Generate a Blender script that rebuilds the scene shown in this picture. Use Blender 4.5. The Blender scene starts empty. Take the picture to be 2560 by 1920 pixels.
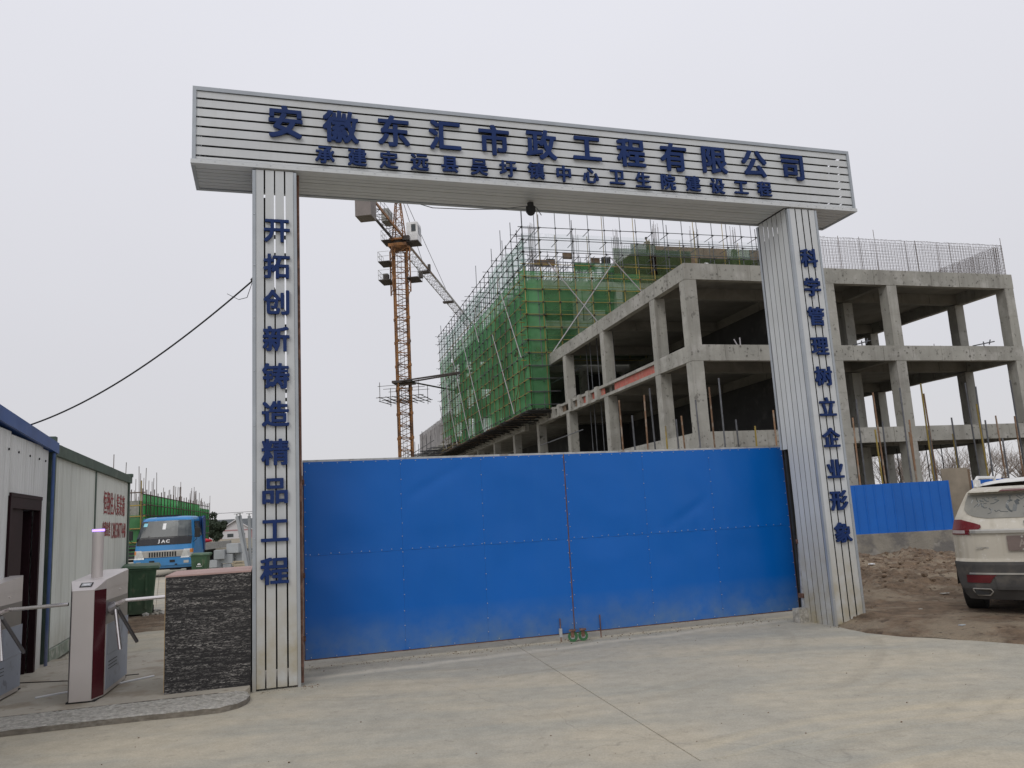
import bpy, bmesh, math, random
from mathutils import Vector, Matrix, noise
R_ = random.Random(7)
PI = math.pi
SC = bpy.context.scene
COL = SC.collection

# ------------------------------------------------------------------ camera
F, PITCH, ROLL, CAMH = 1973.63, 0.164636, -0.054554, 1.68924
GY, BY = 0.302811, 0.273391            # headings of the gate and of the concrete building
_f = Vector((0, math.cos(PITCH), math.sin(PITCH))); _u0 = Vector((0, -math.sin(PITCH), math.cos(PITCH))); _r0 = Vector((1, 0, 0))
RT = _r0*math.cos(ROLL) + _u0*math.sin(ROLL); UP = _u0*math.cos(ROLL) - _r0*math.sin(ROLL)
cam_d = bpy.data.cameras.new('camera'); cam = bpy.data.objects.new('camera', cam_d); COL.objects.link(cam); SC.camera = cam
m = Matrix.Identity(4)
for i in range(3): m[i][0], m[i][1], m[i][2] = RT[i], UP[i], -_f[i]
m[2][3] = CAMH
cam.matrix_world = m
cam_d.sensor_width = 36; cam_d.lens = F/2560*36; cam_d.clip_end = 3000; cam_d.clip_start = .05

# ------------------------------------------------------------------ sky and sun
W = bpy.data.worlds.new('World'); SC.world = W; W.use_nodes = True
nt = W.node_tree; bg = nt.nodes['Background']
tc = nt.nodes.new('ShaderNodeTexCoord'); sx = nt.nodes.new('ShaderNodeSeparateXYZ'); nt.links.new(tc.outputs['Generated'], sx.inputs[0])
rp = nt.nodes.new('ShaderNodeValToRGB'); nt.links.new(sx.outputs['Z'], rp.inputs[0])
cr = rp.color_ramp
for p_, c_ in ((0.0, (.56, .55, .57)), (.12, (.605, .605, .632)), (.3, (.705, .715, .772)), (.5, (.772, .783, .855)), (1.0, (.80, .81, .88))):
    e = cr.elements[0] if p_ == 0 else (cr.elements[1] if p_ == 1.0 else cr.elements.new(p_)); e.position = p_; e.color = (*c_, 1)
ns = nt.nodes.new('ShaderNodeTexNoise'); ns.inputs['Scale'].default_value = 1.6; ns.inputs['Detail'].default_value = 3; nt.links.new(tc.outputs['Generated'], ns.inputs[0])
mr = nt.nodes.new('ShaderNodeMapRange'); mr.inputs['To Min'].default_value = .94; mr.inputs['To Max'].default_value = 1.06; nt.links.new(ns.outputs['Fac'], mr.inputs[0])
mu = nt.nodes.new('ShaderNodeVectorMath'); mu.operation = 'SCALE'; nt.links.new(rp.outputs[0], mu.inputs[0]); nt.links.new(mr.outputs[0], mu.inputs['Scale'])
sky = nt.nodes.new('ShaderNodeTexSky'); sky.sky_type = 'NISHITA'; sky.sun_disc = False; sky.sun_elevation = math.radians(42); sky.sun_rotation = math.radians(200)
sk = nt.nodes.new('ShaderNodeVectorMath'); sk.operation = 'SCALE'; sk.inputs['Scale'].default_value = .006; nt.links.new(sky.outputs[0], sk.inputs[0])
ad = nt.nodes.new('ShaderNodeVectorMath'); ad.operation = 'ADD'; nt.links.new(mu.outputs[0], ad.inputs[0]); nt.links.new(sk.outputs[0], ad.inputs[1])
nt.links.new(ad.outputs[0], bg.inputs[0]); bg.inputs[1].default_value = 1.0
sd = bpy.data.lights.new('sun', 'SUN'); sd.energy = .75; sd.angle = math.radians(28); sd.color = (1, .96, .9)
so = bpy.data.objects.new('sun', sd); COL.objects.link(so)
so.rotation_euler = (math.radians(48), 0, math.radians(-20))
SC.view_settings.view_transform = 'Standard'; SC.view_settings.look = 'None'; SC.view_settings.exposure = .14; SC.view_settings.gamma = 1
SC.view_settings.use_curve_mapping = False

# ------------------------------------------------------------------ measuring helpers (photo pixel -> place in the world)
OC = Vector((0, 0, CAMH))
def ray(x, y): return RT*((x-1280)/F) - UP*((y-960)/F) + _f
def onz(x, y, z=0.0): d = ray(x, y); return OC + d*((z-CAMH)/d.z)
def aty(x, y, Y): d = ray(x, y); return OC + d*(Y/d.y)
def rot(a): return Matrix.Rotation(a, 3, 'Z')
def fr(a, x, y, z=0.0): return rot(a) @ Vector((x, y, z))
def infr(a, P): return rot(-a) @ P
def onplane(x, y, a, yf):                      # plane y=yf of a frame rotated by a
    d = infr(a, ray(x, y)); o = Vector((0, 0, CAMH)); return o + d*(yf/d.y)
def onxplane(x, y, a, xf):
    d = infr(a, ray(x, y)); o = Vector((0, 0, CAMH)); return o + d*(xf/d.x)

# ------------------------------------------------------------------ materials
MC = {}
def pm(name, col, rough=.7, metal=0, var=.15, vscale=3.0, bump=0.0, bscale=40.0, spots=None, zdirt=None, streak=None, rnd=0.0, coord='P', spec=.5, patch=None, bdist=.01):
    """procedural material: base colour broken up by noise, spots, vertical streaks, splashed dirt near the ground, bump."""
    if name in MC: return MC[name]
    M = bpy.data.materials.new(name); M.use_nodes = True; t = M.node_tree; N = t.nodes; L = t.links
    b = N['Principled BSDF']; b.inputs['Roughness'].default_value = rough; b.inputs['Metallic'].default_value = metal
    b.inputs['Specular IOR Level'].default_value = spec
    g = N.new('ShaderNodeNewGeometry') if coord == 'P' else N.new('ShaderNodeTexCoord'); P = g.outputs['Position'] if coord == 'P' else g.outputs['Object']
    def noi(scale, detail=5, vec=None, r=.6):
        n = N.new('ShaderNodeTexNoise'); n.inputs['Scale'].default_value = scale; n.inputs['Detail'].default_value = detail; n.inputs['Roughness'].default_value = r
        L.new(vec or P, n.inputs['Vector']); return n.outputs['Fac']
    def rng(v, a, b_, c=0.0, d=1.0):
        n = N.new('ShaderNodeMapRange'); n.inputs['From Min'].default_value = a; n.inputs['From Max'].default_value = b_; n.inputs['To Min'].default_value = c; n.inputs['To Max'].default_value = d
        L.new(v, n.inputs['Value']); return n.outputs[0]
    def mix(fac, a, b_):
        n = N.new('ShaderNodeMix'); n.data_type = 'RGBA'
        L.new(fac, n.inputs['Factor'])
        for k, v in ((6, a), (7, b_)):
            if isinstance(v, tuple): n.inputs[k].default_value = (*v, 1)
            else: L.new(v, n.inputs[k])
        return n.outputs[2]
    def mul(a, b_):
        n = N.new('ShaderNodeMath'); n.operation = 'MULTIPLY'; L.new(a, n.inputs[0])
        if isinstance(b_, float): n.inputs[1].default_value = b_
        else: L.new(b_, n.inputs[1])
        return n.outputs[0]
    lo = tuple(max(0, c*(1-var)) for c in col); hi = tuple(min(1, c*(1+var)) for c in col)
    c = mix(rng(noi(vscale), .3, .7), lo, hi)
    if rnd:
        oi = N.new('ShaderNodeObjectInfo'); r1 = rng(oi.outputs['Random'], 0, 1, 1-rnd, 1+rnd)
        v = N.new('ShaderNodeVectorMath'); v.operation = 'SCALE'; L.new(c, v.inputs[0]); L.new(r1, v.inputs['Scale']); c = v.outputs[0]
    if patch:
        pc, ps, th, pa = patch
        c = mix(mul(rng(noi(ps, 6), th, th+.12), float(pa)), c, pc)
    if streak:
        sc_, ss, sa = streak
        mp = N.new('ShaderNodeMapping'); mp.inputs['Scale'].default_value = (ss, ss, ss*.06); L.new(P, mp.inputs['Vector'])
        c = mix(mul(rng(noi(1.0, 4, mp.outputs[0]), .5, .72), float(sa)), c, sc_)
    if spots:
        pc, ps, pa = spots
        c = mix(mul(rng(noi(ps, 2), .62, .70), float(pa)), c, pc)
    if zdirt:
        dc, z0, z1, da = zdirt
        sp = N.new('ShaderNodeSeparateXYZ'); L.new(P, sp.inputs[0])
        ng = rng(noi(4.0, 6), .3, .75, .25, 1.25)
        c = mix(mul(mul(rng(sp.outputs['Z'], z1, z0), ng), float(da)), c, dc)
    L.new(c, b.inputs['Base Color'])
    if bump:
        bn = N.new('ShaderNodeBump'); bn.inputs['Strength'].default_value = bump; bn.inputs['Distance'].default_value = bdist; L.new(noi(bscale, 6), bn.inputs['Height']); L.new(bn.outputs[0], b.inputs['Normal'])
    MC[name] = M; return M
def emis(name, col, s):
    M = pm(name, col); b = M.node_tree.nodes['Principled BSDF']; b.inputs['Emission Color'].default_value = (*col, 1); b.inputs['Emission Strength'].default_value = s; return M

DUST = (.36, .32, .25)
M_slat = pm('painted_slat', (.53, .55, .56), .42, .0, .06, 1.5, .15, 8, rnd=.045, zdirt=((.36, .31, .20), .0, 1.5, 1.0), streak=((.42, .42, .38), 9, .25), spec=.5)
M_trim = pm('zinc_trim', (.36, .39, .42), .4, .25, .1, 3, .1, 10, rnd=.03, zdirt=((.38, .34, .26), .0, .8, .7))
M_frame = pm('rusty_steel', (.16, .085, .06), .8, .2, .35, 8, .3, 60, patch=((.30, .17, .12), 12, .52, .8))
M_dark = pm('dark_steel_and_shade', (.035, .035, .035), .7, .3, .3, 6, .1)
M_letter = pm('blue_acrylic', (.008, .027, .115), .6, 0, .1, 2, rnd=.04, spec=.25)
M_gate = pm('blue_sheet', (.002, .118, .475), .28, .0, .05, .5, .0, 3, rnd=.02, zdirt=((.16, .23, .27), .1, .62, .6), streak=((.010, .135, .47), 3, .2), spec=.32)
M_fence = pm('blue_fence', (.002, .115, .475), .5, 0, .08, 1, .0, rnd=.03)
M_galv = pm('galvanised', (.45, .46, .46), .45, .4, .2, 10, .2, 60, patch=((.16, .13, .11), 7, .55, .6))
M_screw = pm('screw', (.5, .52, .55), .4, .6)
M_green_caster = pm('caster_green', (.04, .15, .055), .6)
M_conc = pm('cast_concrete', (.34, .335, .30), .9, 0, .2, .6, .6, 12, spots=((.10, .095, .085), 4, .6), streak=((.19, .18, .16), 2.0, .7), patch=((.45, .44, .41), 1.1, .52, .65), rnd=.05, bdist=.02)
M_concshade = pm('shaded_concrete', (.22, .21, .185), .9, 0, .2, .8, .3, 12, patch=((.30, .29, .26), 1.1, .52, .5))  # darker copy of the concrete, interior shade put into its colour
M_fdark = pm('black_form_and_shade', (.032, .032, .031), .8, 0, .3, 1.0, patch=((.08, .078, .072), 1.1, .55, .6))  # black for shutters, and for walls added to darken the interior
M_form = pm('formwork_ply', (.165, .115, .075), .85, 0, .25, 2, .2, rnd=.15, patch=((.25, .2, .14), 3, .55, .6))
M_redply = pm('red_formwork', (.46, .12, .09), .7, 0, .2, 3, .1, patch=((.42, .27, .2), 4, .52, .7), rnd=.1)
M_pole = pm('scaffold_pole_paint', (.17, .135, .05), .7, .1, .3, 3, rnd=.35, patch=((.10, .09, .08), 1.2, .5, .8))
M_poleg = pm('scaffold_pole_bare', (.11, .115, .125), .6, .3, .3, 3, rnd=.3)
M_poley = pm('scaffold_pole_yellow', (.30, .22, .045), .6, .1, .25, 2, rnd=.25, patch=((.13, .12, .10), 1.0, .54, .7))
M_brace = pm('brace_pole', (.40, .38, .40), .6, .1, .2, 3, spots=((.35, .12, .08), 3, .6))
M_rebar = pm('rebar', (.13, .10, .085), .8, .2, .3, 3, rnd=.3)
M_rust = pm('rusty_pole', (.22, .13, .075), .8, 0, .3, 1.5, rnd=.3, patch=((.33, .29, .24), 2, .52, .7))
M_black = pm('black_rubber_and_dark_gap', (.018, .018, .018), .8, 0, .2, 20)
M_chromed = pm('dusty_chrome', (.42, .41, .38), .3, .6, .15, 5)
M_glass = pm('dark_glass', (.05, .06, .065), .12, 0, .2, 1.5, patch=((.30, .29, .26), 2.2, .56, .3))

def road_mat():
    M = pm('road_concrete', (.415, .385, .315), .92, 0, .10, .45, .55, 30, spots=((.23, .21, .17), 7, .3), patch=((.465, .41, .31), .45, .44, .7), rnd=.02, bdist=.012, spec=.15)
    t = M.node_tree; N = t.nodes; L = t.links; b = N['Principled BSDF']; src = b.inputs['Base Color'].links[0].from_socket
    g = N.new('ShaderNodeNewGeometry')
    # greyer damp-looking band before the gate
    mp = N.new('ShaderNodeMapping'); mp.inputs['Rotation'].default_value = (0, 0, -GY); mp.inputs['Scale'].default_value = (.22, .9, 1); L.new(g.outputs['Position'], mp.inputs[0])
    n = N.new('ShaderNodeTexNoise'); n.inputs['Scale'].default_value = 1.6; n.inputs['Detail'].default_value = 7; n.inputs['Roughness'].default_value = .65; L.new(mp.outputs[0], n.inputs['Vector'])
    r = N.new('ShaderNodeMapRange'); r.inputs['From Min'].default_value = .45; r.inputs['From Max'].default_value = .68; L.new(n.outputs['Fac'], r.inputs[0])
    mx = N.new('ShaderNodeMix'); mx.data_type = 'RGBA'; L.new(r.outputs[0], mx.inputs['Factor']); L.new(src, mx.inputs[6]); mx.inputs[7].default_value = (.345, .335, .285, 1)
    # turning tyre sweeps: arcs round a point beside the road
    def arcs(cx, cy, f, r0, r1, colr, amt, last):
        v = N.new('ShaderNodeVectorMath'); v.operation = 'SUBTRACT'; L.new(g.outputs['Position'], v.inputs[0]); v.inputs[1].default_value = (cx, cy, 0)
        ln = N.new('ShaderNodeVectorMath'); ln.operation = 'LENGTH'; L.new(v.outputs[0], ln.inputs[0])
        cb = N.new('ShaderNodeCombineXYZ'); L.new(ln.outputs['Value'], cb.inputs[0])
        nn = N.new('ShaderNodeTexNoise'); nn.inputs['Scale'].default_value = f; nn.inputs['Detail'].default_value = 4; L.new(cb.outputs[0], nn.inputs['Vector'])
        a = N.new('ShaderNodeMapRange'); a.inputs['From Min'].default_value = .5; a.inputs['From Max'].default_value = .7; L.new(nn.outputs['Fac'], a.inputs[0])
        w = N.new('ShaderNodeMapRange'); w.interpolation_type = 'SMOOTHSTEP'; w.inputs['From Min'].default_value = r1; w.inputs['From Max'].default_value = r0; L.new(ln.outputs['Value'], w.inputs[0])
        n2 = N.new('ShaderNodeTexNoise'); n2.inputs['Scale'].default_value = .7; n2.inputs['Detail'].default_value = 3; L.new(g.outputs['Position'], n2.inputs['Vector'])
        w2 = N.new('ShaderNodeMapRange'); w2.inputs['From Min'].default_value = .42; w2.inputs['From Max'].default_value = .6; L.new(n2.outputs['Fac'], w2.inputs[0])
        p = N.new('ShaderNodeMath'); p.operation = 'MULTIPLY'; L.new(a.outputs[0], p.inputs[0]); L.new(w.outputs[0], p.inputs[1])
        p1 = N.new('ShaderNodeMath'); p1.operation = 'MULTIPLY'; L.new(p.outputs[0], p1.inputs[0]); L.new(w2.outputs[0], p1.inputs[1])
        p2 = N.new('ShaderNodeMath'); p2.operation = 'MULTIPLY'; p2.inputs[1].default_value = amt; L.new(p1.outputs[0], p2.inputs[0])
        m2 = N.new('ShaderNodeMix'); m2.data_type = 'RGBA'; L.new(p2.outputs[0], m2.inputs['Factor']); L.new(last, m2.inputs[6]); m2.inputs[7].default_value = (*colr, 1); return m2.outputs[2]
    o = arcs(3.6, 2.6, 4.5, 3.8, 5.0, (.53, .46, .33), .95, mx.outputs[2])
    o = arcs(-1.2, 11.5, 4, 7.2, 8.6, (.30, .27, .21), .55, o)
    o = arcs(5.2, 3.4, 7, 2.6, 3.6, (.29, .255, .19), .6, o)
    # pale streak of dust swept along the foot of the gate
    m5 = N.new('ShaderNodeMapping'); m5.vector_type = 'POINT'; m5.inputs['Rotation'].default_value = (0, 0, -GY-.083); L.new(g.outputs['Position'], m5.inputs[0])
    s5 = N.new('ShaderNodeSeparateXYZ'); L.new(m5.outputs[0], s5.inputs[0])
    def mth(op, a, b_):
        n_ = N.new('ShaderNodeMath'); n_.operation = op
        for i_, v_ in enumerate((a, b_)):
            if v_ is None: continue
            if isinstance(v_, (int, float)): n_.inputs[i_].default_value = v_
            else: L.new(v_, n_.inputs[i_])
        return n_.outputs[0]
    n5 = N.new('ShaderNodeTexNoise'); n5.inputs['Scale'].default_value = 1.3; n5.inputs['Detail'].default_value = 5; L.new(g.outputs['Position'], n5.inputs['Vector'])
    dy = mth('ABSOLUTE', mth('ADD', mth('SUBTRACT', s5.outputs['Y'], 9.50), mth('MULTIPLY', mth('SUBTRACT', n5.outputs['Fac'], .5), .35)), None)
    w5 = N.new('ShaderNodeMapRange'); w5.interpolation_type = 'SMOOTHSTEP'; w5.inputs['From Min'].default_value = .16; w5.inputs['From Max'].default_value = .02; L.new(dy, w5.inputs[0])
    e5 = N.new('ShaderNodeMapRange'); e5.interpolation_type = 'SMOOTHSTEP'; e5.inputs['From Min'].default_value = 8.2; e5.inputs['From Max'].default_value = 7.4; L.new(s5.outputs['X'], e5.inputs[0])
    e6 = N.new('ShaderNodeMapRange'); e6.interpolation_type = 'SMOOTHSTEP'; e6.inputs['From Min'].default_value = .9; e6.inputs['From Max'].default_value = 1.3; L.new(s5.outputs['X'], e6.inputs[0])
    m6 = N.new('ShaderNodeMix'); m6.data_type = 'RGBA'; L.new(mth('MULTIPLY', mth('MULTIPLY', mth('MULTIPLY', w5.outputs[0], e5.outputs[0]), e6.outputs[0]), .75), m6.inputs['Factor']); L.new(o, m6.inputs[6]); m6.inputs[7].default_value = (.56, .51, .41, 1); o = m6.outputs[2]
    # thin cracks
    vo = N.new('ShaderNodeTexVoronoi'); vo.feature = 'DISTANCE_TO_EDGE'; vo.inputs['Scale'].default_value = .11
    n3 = N.new('ShaderNodeTexNoise'); n3.inputs['Scale'].default_value = 1.2; n3.inputs['Detail'].default_value = 8; L.new(g.outputs['Position'], n3.inputs['Vector'])
    v3 = N.new('ShaderNodeVectorMath'); v3.operation = 'SCALE'; v3.inputs['Scale'].default_value = .8; L.new(n3.outputs['Color'], v3.inputs[0])
    v4 = N.new('ShaderNodeVectorMath'); v4.operation = 'ADD'; L.new(g.outputs['Position'], v4.inputs[0]); L.new(v3.outputs[0], v4.inputs[1]); L.new(v4.outputs[0], vo.inputs['Vector'])
    ck = N.new('ShaderNodeMapRange'); ck.inputs['From Min'].default_value = .0012; ck.inputs['From Max'].default_value = .0; ck.inputs['To Max'].default_value = .22; L.new(vo.outputs['Distance'], ck.inputs[0])
    m3 = N.new('ShaderNodeMix'); m3.data_type = 'RGBA'; L.new(ck.outputs[0], m3.inputs['Factor']); L.new(o, m3.inputs[6]); m3.inputs[7].default_value = (.12, .11, .10, 1)
    fg = N.new('ShaderNodeTexNoise'); fg.inputs['Scale'].default_value = 55; fg.inputs['Detail'].default_value = 4; fg.inputs['Roughness'].default_value = .8; L.new(g.outputs['Position'], fg.inputs['Vector'])
    fm = N.new('ShaderNodeMapRange'); fm.inputs['From Min'].default_value = .3; fm.inputs['From Max'].default_value = .7; fm.inputs['To Min'].default_value = .84; fm.inputs['To Max'].default_value = 1.14; L.new(fg.outputs['Fac'], fm.inputs[0])
    f2 = N.new('ShaderNodeTexNoise'); f2.inputs['Scale'].default_value = 5; f2.inputs['Detail'].default_value = 9; f2.inputs['Roughness'].default_value = .75; L.new(g.outputs['Position'], f2.inputs['Vector'])
    f3 = N.new('ShaderNodeMapRange'); f3.inputs['From Min'].default_value = .3; f3.inputs['From Max'].default_value = .7; f3.inputs['To Min'].default_value = .86; f3.inputs['To Max'].default_value = 1.12; L.new(f2.outputs['Fac'], f3.inputs[0])
    fv = N.new('ShaderNodeVectorMath'); fv.operation = 'SCALE'; L.new(m3.outputs[2], fv.inputs[0]); L.new(mth('MULTIPLY', fm.outputs[0], f3.outputs[0]), fv.inputs['Scale'])
    L.new(fv.outputs[0], b.inputs['Base Color']); return M
M_road = road_mat()
M_plat = pm('platform_concrete', (.41, .375, .31), .95, 0, .12, 1.2, .5, 25, patch=((.29, .245, .185), 1.9, .5, .75), spots=((.2, .17, .13), 9, .5), bdist=.015, spec=.15)
M_kerb = pm('rough_cement', (.56, .535, .48), .97, 0, .3, 26, 1.0, 45, patch=((.30, .28, .23), 14, .5, .6), spots=((.62, .60, .56), 45, .7), bdist=.05, spec=.1)
M_dirt = pm('dirt', (.195, .135, .085), .97, 0, .45, 4.5, 1.0, 19, patch=((.35, .285, .20), 1.3, .49, .75), spots=((.07, .046, .03), 7, .7), bdist=.10)
M_clod = pm('dirt_clod', (.185, .13, .085), .97, 0, .5, 1.5, 1.0, 30, bdist=.05)
M_gnd = pm('far_ground', (.25, .215, .155), .95, 0, .25, .12, .6, 6, bdist=.05)

def net_mat(name, col, a0, a1):
    M = bpy.data.materials.new(name); M.use_nodes = True; t = M.node_tree; N = t.nodes; L = t.links; N.remove(N['Principled BSDF']); o = N['Material Output']
    g = N.new('ShaderNodeNewGeometry'); n = N.new('ShaderNodeTexNoise'); n.inputs['Scale'].default_value = .45; n.inputs['Detail'].default_value = 6; L.new(g.outputs['Position'], n.inputs['Vector'])
    oi = N.new('ShaderNodeObjectInfo')
    ml = N.new('ShaderNodeMix'); ml.data_type = 'RGBA'; ml.inputs[6].default_value = (col[0]*.55, col[1]*.62, col[2]*.6, 1); ml.inputs[7].default_value = (col[0]*1.5, col[1]*1.25, col[2]*1.4, 1); L.new(n.outputs['Fac'], ml.inputs['Factor'])
    sc = N.new('ShaderNodeMapRange'); sc.inputs['To Min'].default_value = .75; sc.inputs['To Max'].default_value = 1.25; L.new(oi.outputs['Random'], sc.inputs[0])
    vs = N.new('ShaderNodeVectorMath'); vs.operation = 'SCALE'; L.new(ml.outputs[2], vs.inputs[0]); L.new(sc.outputs[0], vs.inputs['Scale'])
    d = N.new('ShaderNodeBsdfDiffuse'); tr = N.new('ShaderNodeBsdfTranslucent'); L.new(vs.outputs[0], d.inputs[0]); L.new(vs.outputs[0], tr.inputs[0])
    m1 = N.new('ShaderNodeMixShader'); m1.inputs[0].default_value = .45; L.new(d.outputs[0], m1.inputs[1]); L.new(tr.outputs[0], m1.inputs[2])
    tp = N.new('ShaderNodeBsdfTransparent'); m2 = N.new('ShaderNodeMixShader')
    mr = N.new('ShaderNodeMapRange'); mr.inputs['From Min'].default_value = .35; mr.inputs['From Max'].default_value = .62; mr.inputs['To Min'].default_value = a1; mr.inputs['To Max'].default_value = a0; L.new(n.outputs['Fac'], mr.inputs[0])
    n2 = N.new('ShaderNodeTexNoise'); n2.inputs['Scale'].default_value = 1.4; n2.inputs['Detail'].default_value = 3; L.new(g.outputs['Position'], n2.inputs['Vector'])
    h = N.new('ShaderNodeMapRange'); h.inputs['From Min'].default_value = .70; h.inputs['From Max'].default_value = .73; h.inputs['To Min'].default_value = 1; h.inputs['To Max'].default_value = 0; L.new(n2.outputs['Fac'], h.inputs[0])
    mm = N.new('ShaderNodeMath'); mm.operation = 'MULTIPLY'; L.new(mr.outputs[0], mm.inputs[0]); L.new(h.outputs[0], mm.inputs[1])
    L.new(mm.outputs[0], m2.inputs[0]); L.new(tp.outputs[0], m2.inputs[1]); L.new(m1.outputs[0], m2.inputs[2]); L.new(m2.outputs[0], o.inputs[0])
    MC[name] = M; return M
M_net = net_mat('green_net', (.15, .45, .19), .88, .60)
M_netlight = net_mat('thin_green_net', (.16, .42, .28), .45, .25)
M_netveil = net_mat('veil_green_net', (.13, .36, .15), .66, .42)
M_netold = net_mat('dusty_net', (.12, .19, .085), .58, .38)
M_netfar = net_mat('bright_green_net', (.10, .50, .16), .98, .93)

# ------------------------------------------------------------------ mesh helpers
class MB:
    def __init__(s): s.v = []; s.f = []
    def add(s, vs, fs): o = len(s.v); s.v += [tuple(v) for v in vs]; s.f += [tuple(i+o for i in f) for f in fs]; return s
    def box(s, x0, x1, y0, y1, z0, z1):
        return s.add([(x0,y0,z0),(x1,y0,z0),(x1,y1,z0),(x0,y1,z0),(x0,y0,z1),(x1,y0,z1),(x1,y1,z1),(x0,y1,z1)], [(3,2,1,0),(4,5,6,7),(0,1,5,4),(1,2,6,5),(2,3,7,6),(3,0,4,7)])
    def tube(s, p, q, r, n=6, r2=None):
        p = Vector(p); q = Vector(q); d = (q-p)
        if d.length < 1e-6: return s
        d.normalize(); a = d.orthogonal().normalized(); b = d.cross(a); r2 = r if r2 is None else r2
        vs = [p+(a*math.cos(2*PI*i/n)+b*math.sin(2*PI*i/n))*r for i in range(n)] + [q+(a*math.cos(2*PI*i/n)+b*math.sin(2*PI*i/n))*r2 for i in range(n)]
        return s.add(vs, [(i, (i+1) % n, n+(i+1) % n, n+i) for i in range(n)] + [tuple(range(n-1, -1, -1)), tuple(range(n, 2*n))])
    def path(s, pts, r, n=6):
        for a, b in zip(pts[:-1], pts[1:]): s.tube(a, b, r, n)
        return s
    def prism(s, poly, a0, a1, axis='z'):
        """poly in the two other axes, extruded along axis"""
        def P(u, v, w): return {'z': (u, v, w), 'y': (u, w, v), 'x': (w, u, v)}[axis]
        n = len(poly); vs = [P(u, v, a0) for u, v in poly] + [P(u, v, a1) for u, v in poly]
        return s.add(vs, [(i, (i+1) % n, n+(i+1) % n, n+i) for i in range(n)] + [tuple(range(n-1, -1, -1)), tuple(range(n, 2*n))])
    def grid(s, nu, nv, fn):
        vs = [fn(i/nu, j/nv) for j in range(nv+1) for i in range(nu+1)]
        return s.add(vs, [(j*(nu+1)+i, j*(nu+1)+i+1, (j+1)*(nu+1)+i+1, (j+1)*(nu+1)+i) for j in range(nv) for i in range(nu)])
    def mesh(s, name, mat, org=(0,0,0), smooth=False, fix=True):
        me = bpy.data.meshes.new(name); ox, oy, oz = org
        me.from_pydata([(x-ox, y-oy, z-oz) for x, y, z in s.v], [], s.f)
        if fix:
            bm = bmesh.new(); bm.from_mesh(me); bmesh.ops.recalc_face_normals(bm, faces=bm.faces); bm.to_mesh(me); bm.free()
        me.materials.append(mat)
        if smooth: me.polygons.foreach_set('use_smooth', [True]*len(me.polygons))
        me.update(); return me
    def build(s, name, mat, parent=None, org=(0,0,0), bevel=0, smooth=False, label=None, kind=None, fix=True):
        me = s.mesh(name, mat, org, smooth, fix); o = bpy.data.objects.new(name, me); COL.objects.link(o); o.parent = parent
        if bevel:
            b = o.modifiers.new('b', 'BEVEL'); b.width = bevel; b.segments = 2; b.limit_method = 'ANGLE'
        if label: o['label'] = label
        if kind: o['kind'] = kind
        return o
def tag(o, label=None, cat=None, group=None, kind=None):
    for k, v in (('label', label), ('category', cat), ('group', group), ('kind', kind)):
        if v: o[k] = v
    return o
def thing(name, label, cat, loc=(0,0,0), rz=0, group=None, kind=None):
    o = bpy.data.objects.new(name, None); COL.objects.link(o); o.location = loc; o.rotation_euler = (0, 0, rz); return tag(o, label, cat, group, kind)
def inst(me, name, parent=None, loc=(0,0,0), rz=0, sc=(1,1,1), label=None, kind=None, rot3=None):
    o = bpy.data.objects.new(name, me); COL.objects.link(o); o.parent = parent; o.location = loc; o.rotation_euler = rot3 if rot3 else (0, 0, rz); o.scale = sc
    if label: o['label'] = label
    if kind: o['kind'] = kind
    return o
_unit = {}
def unit(kind, mat):
    k = (kind, mat.name)
    if k not in _unit:
        if kind == 'cyl': _unit[k] = MB().tube((0,0,0), (0,0,1), 1, 8).mesh('pole', mat, smooth=False)
        else: _unit[k] = MB().box(-.5,.5,-.5,.5,0,1).mesh('bar', mat)
    return _unit[k]
def pole(name, p, q, r, mat, parent, org=(0,0,0), label=None):
    """a straight pole as an object of its own, sharing one unit mesh"""
    p = Vector(p)-Vector(org); q = Vector(q)-Vector(org); d = q-p; o = bpy.data.objects.new(name, unit('cyl', mat)); COL.objects.link(o); o.parent = parent
    o.matrix_local = Matrix.LocRotScale(p, d.to_track_quat('Z', 'Y'), Vector((r, r, d.length)))
    if label: o['label'] = label
    return o
def copy_tree(o, parent=None):
    c = o.copy(); COL.objects.link(c); c.parent = parent
    for ch in [x for x in bpy.data.objects if x.parent == o]: copy_tree(ch, c)
    return c
_tx = {}
def text_mesh(body, size, mat, off=.0, ext=.01, bold=0):
    k = (body, size, mat.name, off, ext)
    if k in _tx: return _tx[k]
    c = bpy.data.curves.new('t', 'FONT'); c.body = body; c.size = size; c.extrude = ext; c.align_x = 'CENTER'; c.align_y = 'CENTER'; c.resolution_u = 2
    o = bpy.data.objects.new('t', c); COL.objects.link(o); bpy.context.view_layer.update()
    me = bpy.data.meshes.new_from_object(o.evaluated_get(bpy.context.evaluated_depsgraph_get())); bpy.data.objects.remove(o)
    if len(me.vertices):
        xs = [v.co.x for v in me.vertices]; ys = [v.co.y for v in me.vertices]; cx, cy = (min(xs)+max(xs))/2, (min(ys)+max(ys))/2
        for v in me.vertices: v.co.x -= cx; v.co.y -= cy
    if off and len(me.vertices):          # bolder strokes: the glyph overlaid with slightly shifted copies of itself
        d = off*size; vs = []; fs = []
        for n_, (ax, ay) in enumerate(((0, 0), (d, d), (-d, -d), (d, -d), (-d, d), (d*1.2, 0), (-d*1.2, 0))):
            o0 = len(vs); k_ = 1+.03*n_
            vs += [(v.co.x+ax, v.co.y+ay, v.co.z*k_) for v in me.vertices]; fs += [[i+o0 for i in p.vertices] for p in me.polygons]
        me = bpy.data.meshes.new('glyph'); me.from_pydata(vs, [], fs)
    me.materials.clear(); me.materials.append(mat); _tx[k] = me; return me
def nz(x, y, s, o=0): return noise.noise(Vector((x*s, y*s, o*3.7+.31)))

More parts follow.
